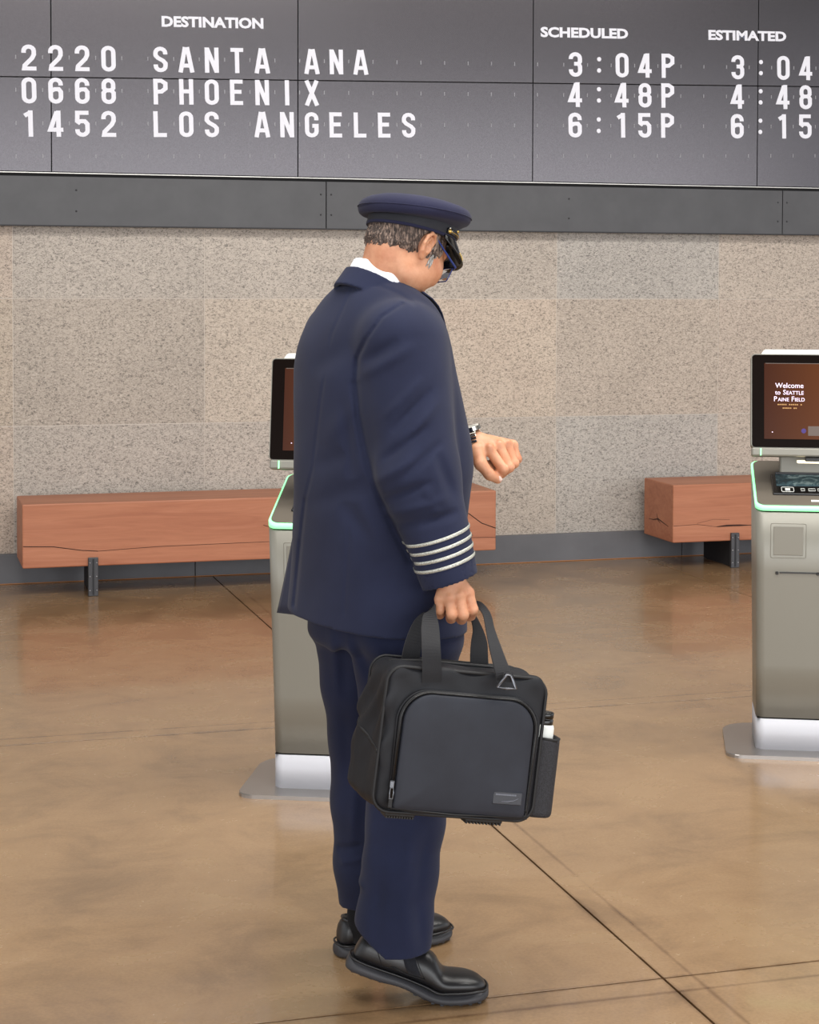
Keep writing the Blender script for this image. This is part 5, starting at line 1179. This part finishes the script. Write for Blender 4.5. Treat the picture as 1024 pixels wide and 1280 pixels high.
def bag_f(x, y, z):
    zz = z - BH / 2
    bul = 0.012 * np.cos(np.clip(zz / (BH / 2), -1, 1) * 1.5) * np.clip(y / 0.05, -0.3, 1)           # sides belly out behind the front frame
    sl = 0.020 * np.clip(-x / (BW / 2) - 0.3, 0, 1) * np.clip((y + 0.05) / 0.12, 0, 1) * np.clip((BH * 0.5 - z) / 0.2 + 0.4, 0, 1)
    d = sbox2(x, zz, BW / 2 - 0.006 + bul + sl - 0.010 * np.clip((y - 0.03) / 0.05, 0, 1) * np.clip((z - 0.2) / 0.1, 0, 1), BH / 2 - 0.004 * np.clip(y / 0.08, 0, 1), 0.034)
    d = smax(d, np.abs(y) - BD / 2 - 0.006 * np.cos(np.clip(x / (BW / 2), -1, 1) * 1.5) * np.cos(np.clip(zz / (BH / 2), -1, 1) * 1.5), 0.016)
    w = 0.0022 * vnoise(x, y, z, 3.0) + 0.0014 * vnoise(x + 1, y, z + 2, 6.0)
    top = np.clip((z - BH + 0.03) / 0.03, 0, 1); w = w + top * (0.003 * np.sin(x * 60 + 20 * y) * np.sin(y * 60))
    w = w - 0.003 * np.exp(-((z - (BH - 0.004)) / 0.01) ** 2 * 0) * 0
    ls = np.clip((-x - BW / 2 + 0.03) / 0.02, 0, 1); w = w + ls * 0.005 * np.sin(z * 70 + y * 90) * np.exp(-((z - 0.2) / 0.07) ** 2)
    return d - w
sdf_mesh('shell', bag_f, (-0.25, -0.13, -0.04), (0.24, 0.13, 0.35), 0.0032, M_nylon, bag, relax=2)
FYB = -BD / 2 - 0.0065
def fy(x, z): return FYB + 0.0035 - 0.0055 * math.cos(max(-1, min(1, x / (BW / 2))) * 1.5) * math.cos(max(-1, min(1, (z - BH / 2) / (BH / 2))) * 1.5)
# main pocket: domed slab
pk = rounded_poly([(-0.131, 0.012), (0.148, 0.012), (0.146, 0.247), (-0.130, 0.247)], [0.008, 0.008, 0.058, 0.058], 12)
def dome_slab(name, poly, th, mat, parent, base_off=0.0, smoothn=5, bulge=0.006):
    cx = sum(p[0] for p in poly) / len(poly); cz_ = sum(p[1] for p in poly) / len(poly); bm = bmesh.new(); rings = []
    for s, h_ in [(1.0, -0.004), (1.0, th * 0.55), (0.992, th * 0.85), (0.975, th), (0.9, th + bulge * 0.35), (0.7, th + bulge * 0.75), (0.4, th + bulge * 0.95), (0.12, th + bulge)]:
        rings.append([bm.verts.new((cx + (x - cx) * s, fy(cx + (x - cx) * s, cz_ + (z - cz_) * s) + base_off - h_, cz_ + (z - cz_) * s)) for x, z in poly])
    n = len(poly)
    for A, Bq in zip(rings[:-1], rings[1:]):
        for k in range(n): bm.faces.new((A[k], A[(k + 1) % n], Bq[(k + 1) % n], Bq[k]))
    bm.faces.new(rings[-1]); return bm_obj(name, bm, mat, parent, smooth=True)
pok = dome_slab('front_pocket', pk, 0.011, M_pocket, bag)
def loop_front(poly, off, grow=0.0):
    cx = sum(p[0] for p in poly) / len(poly); cz_ = sum(p[1] for p in poly) / len(poly); out = []
    for x, z in poly:
        v_ = np.array([x - cx, z - cz_]); v_ = v_ * (1 + grow / np.linalg.norm(v_)); out.append((cx + v_[0], fy(cx + v_[0], cz_ + v_[1]) - off, cz_ + v_[1]))
    return out
# zip: two tapes and a line of teeth outside the pocket edge
open_pk = [q for q in pk if q[1] > 0.02]
open_pk = open_pk[:]
open_pk.sort(key=lambda q: math.atan2(q[1] - 0.03, q[0]) )
open_pk = [(0.148, 0.03)] + open_pk + [(-0.131, 0.03)]
def pathp(grow, off): return loop_front([(q[0], q[1]) for q in open_pk], off, grow)
tube('zip_tape', pathp(0.006, 0.004), 0.0042, M_zip, bag, n=6)
tube('zip_teeth', pathp(0.006, 0.0078), 0.0012, M_black, bag, n=6)
tube('zip_piping', pathp(0.0125, 0.002), 0.0022, M_nylon, bag, n=6)
fr = rounded_poly([(-BW / 2 + 0.006, 0.003), (BW / 2 - 0.006, 0.003), (BW / 2 - 0.006, BH - 0.003), (-BW / 2 + 0.006, BH - 0.003)], 0.034, 8)
tube('edge_piping', [(x, -BD / 2 + 0.004, z) for x, z in fr], 0.0036, M_zip, bag, n=8, closed=True)
tube('edge_piping', [(x * 0.985, BD / 2 - 0.003, z) for x, z in fr], 0.003, M_zip, bag, n=8, closed=True)
tube('bottom_piping', [(-0.135, fy(-0.135, 0.016) - 0.008, 0.014), (0, fy(0, 0.014) - 0.0105, 0.010), (0.15, fy(0.15, 0.014) - 0.008, 0.014)], 0.002, M_zip, bag, n=6)
# zip pullers
zp = empty('zip_puller', (-0.139, fy(-0.139, 0.05) - 0.012, 0.050), parent=bag)
box('slider', (0, 0, 0.012), (0.009, 0.006, 0.016), M_gunmetal, zp, bevel=0.002)
tube('puller_loop', [(-0.003, -0.003, 0.006), (-0.004, -0.004, -0.004), (-0.0035, -0.004, -0.016), (0.0035, -0.004, -0.016), (0.004, -0.004, -0.004), (0.003, -0.003, 0.006)], 0.0013, M_gunmetal, zp, n=6, closed=True)
box('puller_tab', (0, -0.003, -0.024), (0.008, 0.003, 0.020), M_zip, zp, bevel=0.001)
# embossed patch
pa_ = box('patch', (0.105, fy(0.105, 0.055) - 0.0150, 0.052), (0.062, 0.004, 0.026), M_logo, bag, bevel=0.0015)
bm = bmesh.new()
for k in range(13): add_box(bm, (0.080 + k * 0.0034, fy(0.105, 0.055) - 0.0173, 0.0590), (0.0026, 0.0008, 0.0032))
tube_bm(bm, [(0.092, fy(0.105, 0.05) - 0.0174, 0.045), (0.105, fy(0.105, 0.05) - 0.0174, 0.0455), (0.118, fy(0.105, 0.05) - 0.0174, 0.048), (0.128, fy(0.105, 0.05) - 0.0174, 0.053)], [0.0004, 0.0009, 0.0009, 0.0004], 5)
bm_obj('patch_lettering', bm, M_logoink, pa_)
# left side pocket edge and right mesh pocket
def left_skin(y_, z_):
    a, b = -0.26, -0.12
    for _ in range(20):
        m = (a + b) / 2
        if float(bag_f(np.array([m]), np.array([y_]), np.array([z_]))[0]) > 0: a = m
        else: b = m
    return (a + 0.001, y_, z_)
tube('side_pocket_hem', [left_skin(*q) for q in ((-0.066, 0.118), (-0.05, 0.120), (-0.03, 0.125), (-0.01, 0.131), (0.01, 0.138), (0.03, 0.146), (0.05, 0.155), (0.066, 0.163))], 0.0032, M_zip, bag, n=6)
def mp_f(x, y, z):
    cx = BW / 2 + 0.018
    zt = 0.172 - 0.35 * (y + 0.01) * 0 - 0.55 * (cx + 0.024 - x) * -1 * 0
    d = sbox2((x - cx), y - 0.01, 0.032, 0.070, 0.024); d = np.maximum(d, np.abs(z - 0.085) - 0.083)
    d = smax(d, -(z + 0.0) + 0.0 + 0.004, 0.015)
    inn = np.maximum(sbox2((x - cx), y - 0.01, 0.0275, 0.0655, 0.020), 0.02 - z); d = np.maximum(d, -inn)
    return d
sdf_mesh('mesh_pocket', mp_f, (0.14, -0.08, -0.01), (0.245, 0.10, 0.19), 0.0024, M_meshfab, bag, relax=1)
tube('mesh_pocket_hem', [(BW / 2 - 0.002, -0.055, 0.170), (BW / 2 + 0.036, -0.058, 0.168), (BW / 2 + 0.050, -0.034, 0.168), (BW / 2 + 0.050, 0.055, 0.168), (BW / 2 + 0.036, 0.078, 0.168), (BW / 2 - 0.006, 0.079, 0.170)], 0.0035, M_zip, bag, n=6)
for i_, xx in enumerate((-0.13, -0.10, -0.07)): pass
for x0_, x1_ in ((-0.135, -0.072), (0.035, 0.115)):
    ft = box('base_foot', ((x0_ + x1_) / 2, -0.035, -0.004), (x1_ - x0_, 0.05, 0.012), M_rubber, bag, bevel=0.003)
    n_ = 11
    for k in range(n_): box('ridge', (x0_ + 0.004 + (x1_ - x0_ - 0.008) * k / (n_ - 1), -0.035, -0.011), (0.0032, 0.046, 0.006), M_rubber, ft)
    box('base_foot', ((x0_ + x1_) / 2, 0.045, -0.004), (x1_ - x0_, 0.03, 0.012), M_rubber, bag, bevel=0.003)
tube('top_zip', [(-0.15, 0.005, BH - 0.004), (-0.07, 0.005, BH + 0.002), (0.07, 0.005, BH + 0.002), (0.15, 0.005, BH - 0.004)], 0.004, M_zip, bag, n=6)

def ribbon3(name, pts, th, mat, parent, sub=7, **kw):
    """pts: (centre, width direction, width) in the bag frame -> flat webbing"""
    C_ = catmull([p[0] for p in pts], sub); Wd = catmull([np.array(p[1], float) * p[2] for p in pts], sub); bm = bmesh.new(); rg = []
    for i in range(len(C_)):
        t = C_[min(i + 1, len(C_) - 1)] - C_[max(i - 1, 0)]; t = t / np.linalg.norm(t); w = Wd[i]; wl_ = np.linalg.norm(w); w = w - t * (w @ t); w = w / (np.linalg.norm(w) + 1e-9) * wl_; n = np.cross(t, w); n = n / (np.linalg.norm(n) + 1e-9) * th / 2
        rg.append([bm.verts.new(C_[i] + a * w / 2 + b * n) for a, b in ((-1, -1), (1, -1), (1, 1), (-1, 1))])
    for A, Bq in zip(rg[:-1], rg[1:]):
        for k in range(4): bm.faces.new((A[k], A[(k + 1) % 4], Bq[(k + 1) % 4], Bq[k]))
    bm.faces.new(rg[0]); bm.faces.new(rg[-1][::-1]); return bm_obj(name, bm, mat, parent, smooth=False, **kw)
X_ = (1, 0, 0); Xt = (0.8, 0.5, 0); Y_ = (0.2, 1, 0); Zd = (0, 0.35, 1)
hdl = [((540, 853, -0.431), X_, .040), ((540, 835, -0.431), X_, .040), ((539, 808, -0.417), X_, .039), ((538, 782, -0.365), X_, .036), ((538, 765, -0.300), (0.8, 0, .5), .026), ((547, 758.5, -0.262), Zd, .016), ((563, 761, -0.258), Zd, .014), ((581, 762, -0.256), Zd, .014), ((597, 756, -0.258), (0.2, 0.2, 1), .016), ((608, 767, -0.285), (.85, .3, .3), .018), ((613, 787, -0.33), (1, .3, 0), .020), ((620, 812, -0.385), (1, .2, 0), .028), ((628, 838, -0.424), (1, .1, 0), .034), ((632, 850, -0.428), X_, .036)]
ribbon3('handle', [(mpb(*a), b, c_) for a, b, c_ in hdl], 0.0035, M_webbing, bag)
hd2 = [((511, 846, -0.275), (1, .1, 0), .040), ((513, 826, -0.275), (1, .1, 0), .040), ((517, 805, -0.275), (1, .1, 0), .038), ((527, 780, -0.262), (1, 0, .3), .032), ((540, 765, -0.250), (.5, 0, .8), .020), ((552, 761, -0.247), Zd, .012), ((578, 764, -0.244), Zd, .012), ((590, 770, -0.246), (.6, .2, .6), .016), ((597, 786, -0.252), (1, .2, 0), .022), ((599, 803, -0.262), (1, .1, 0), .036), ((599, 822, -0.272), (1, .1, 0), .040), ((600, 845, -0.274), (1, .1, 0), .040)]
ribbon3('handle', [(mpb(*a), b, c_) for a, b, c_ in hd2], 0.0035, M_webbing, bag)
# stitched handle base down the front panel, and the triangular ring
c_ = mpb(634, 852, -0.437)
dr = tube('strap_ring', [c_ + V3(-0.020, -0.003, -0.012), c_ + V3(-0.004, -0.006, 0.014), c_ + V3(0.004, -0.006, 0.014), c_ + V3(0.020, -0.003, -0.012), c_ + V3(0, -0.003, -0.014)], 0.0030, M_gunmetal, bag, n=8, closed=True)
box('ring_loop', tuple(c_ + V3(0, 0.001, 0.008)), (0.018, 0.006, 0.018), M_webbing, bag, bevel=0.001)

# bottle standing in the mesh pocket
bt = empty('bottle', (0, 0, 0), label='white bottle with a black screw cap in the side mesh pocket of the bag', cat='bottle')
bt.matrix_world = bag.matrix_world @ Matrix.Translation((BW / 2 + 0.023, -0.010, 0.026))
def lathe(name, prof_, mat, parent, N=28):
    bm = bmesh.new(); rings = [[bm.verts.new((r_ * math.cos(2 * math.pi * k / N), r_ * math.sin(2 * math.pi * k / N), z_)) for k in range(N)] for r_, z_ in prof_]
    for A, Bq in zip(rings[:-1], rings[1:]):
        for k in range(N): bm.faces.new((A[k], A[(k + 1) % N], Bq[(k + 1) % N], Bq[k]))
    bm.faces.new(rings[0][::-1]); bm.faces.new(rings[-1]); o = bm_obj(name, bm, mat, parent, smooth=True); return o
lathe('bottle_body', [(0.018, 0.0), (0.0205, 0.003), (0.0210, 0.02), (0.0210, 0.160), (0.0195, 0.166), (0.0165, 0.168)], M_white, bt)
lathe('bottle_cap', [(0.016, 0.166), (0.0175, 0.168), (0.0175, 0.178), (0.0165, 0.179), (0.0165, 0.181), (0.0175, 0.182), (0.0175, 0.192), (0.0155, 0.194)], M_black, bt)
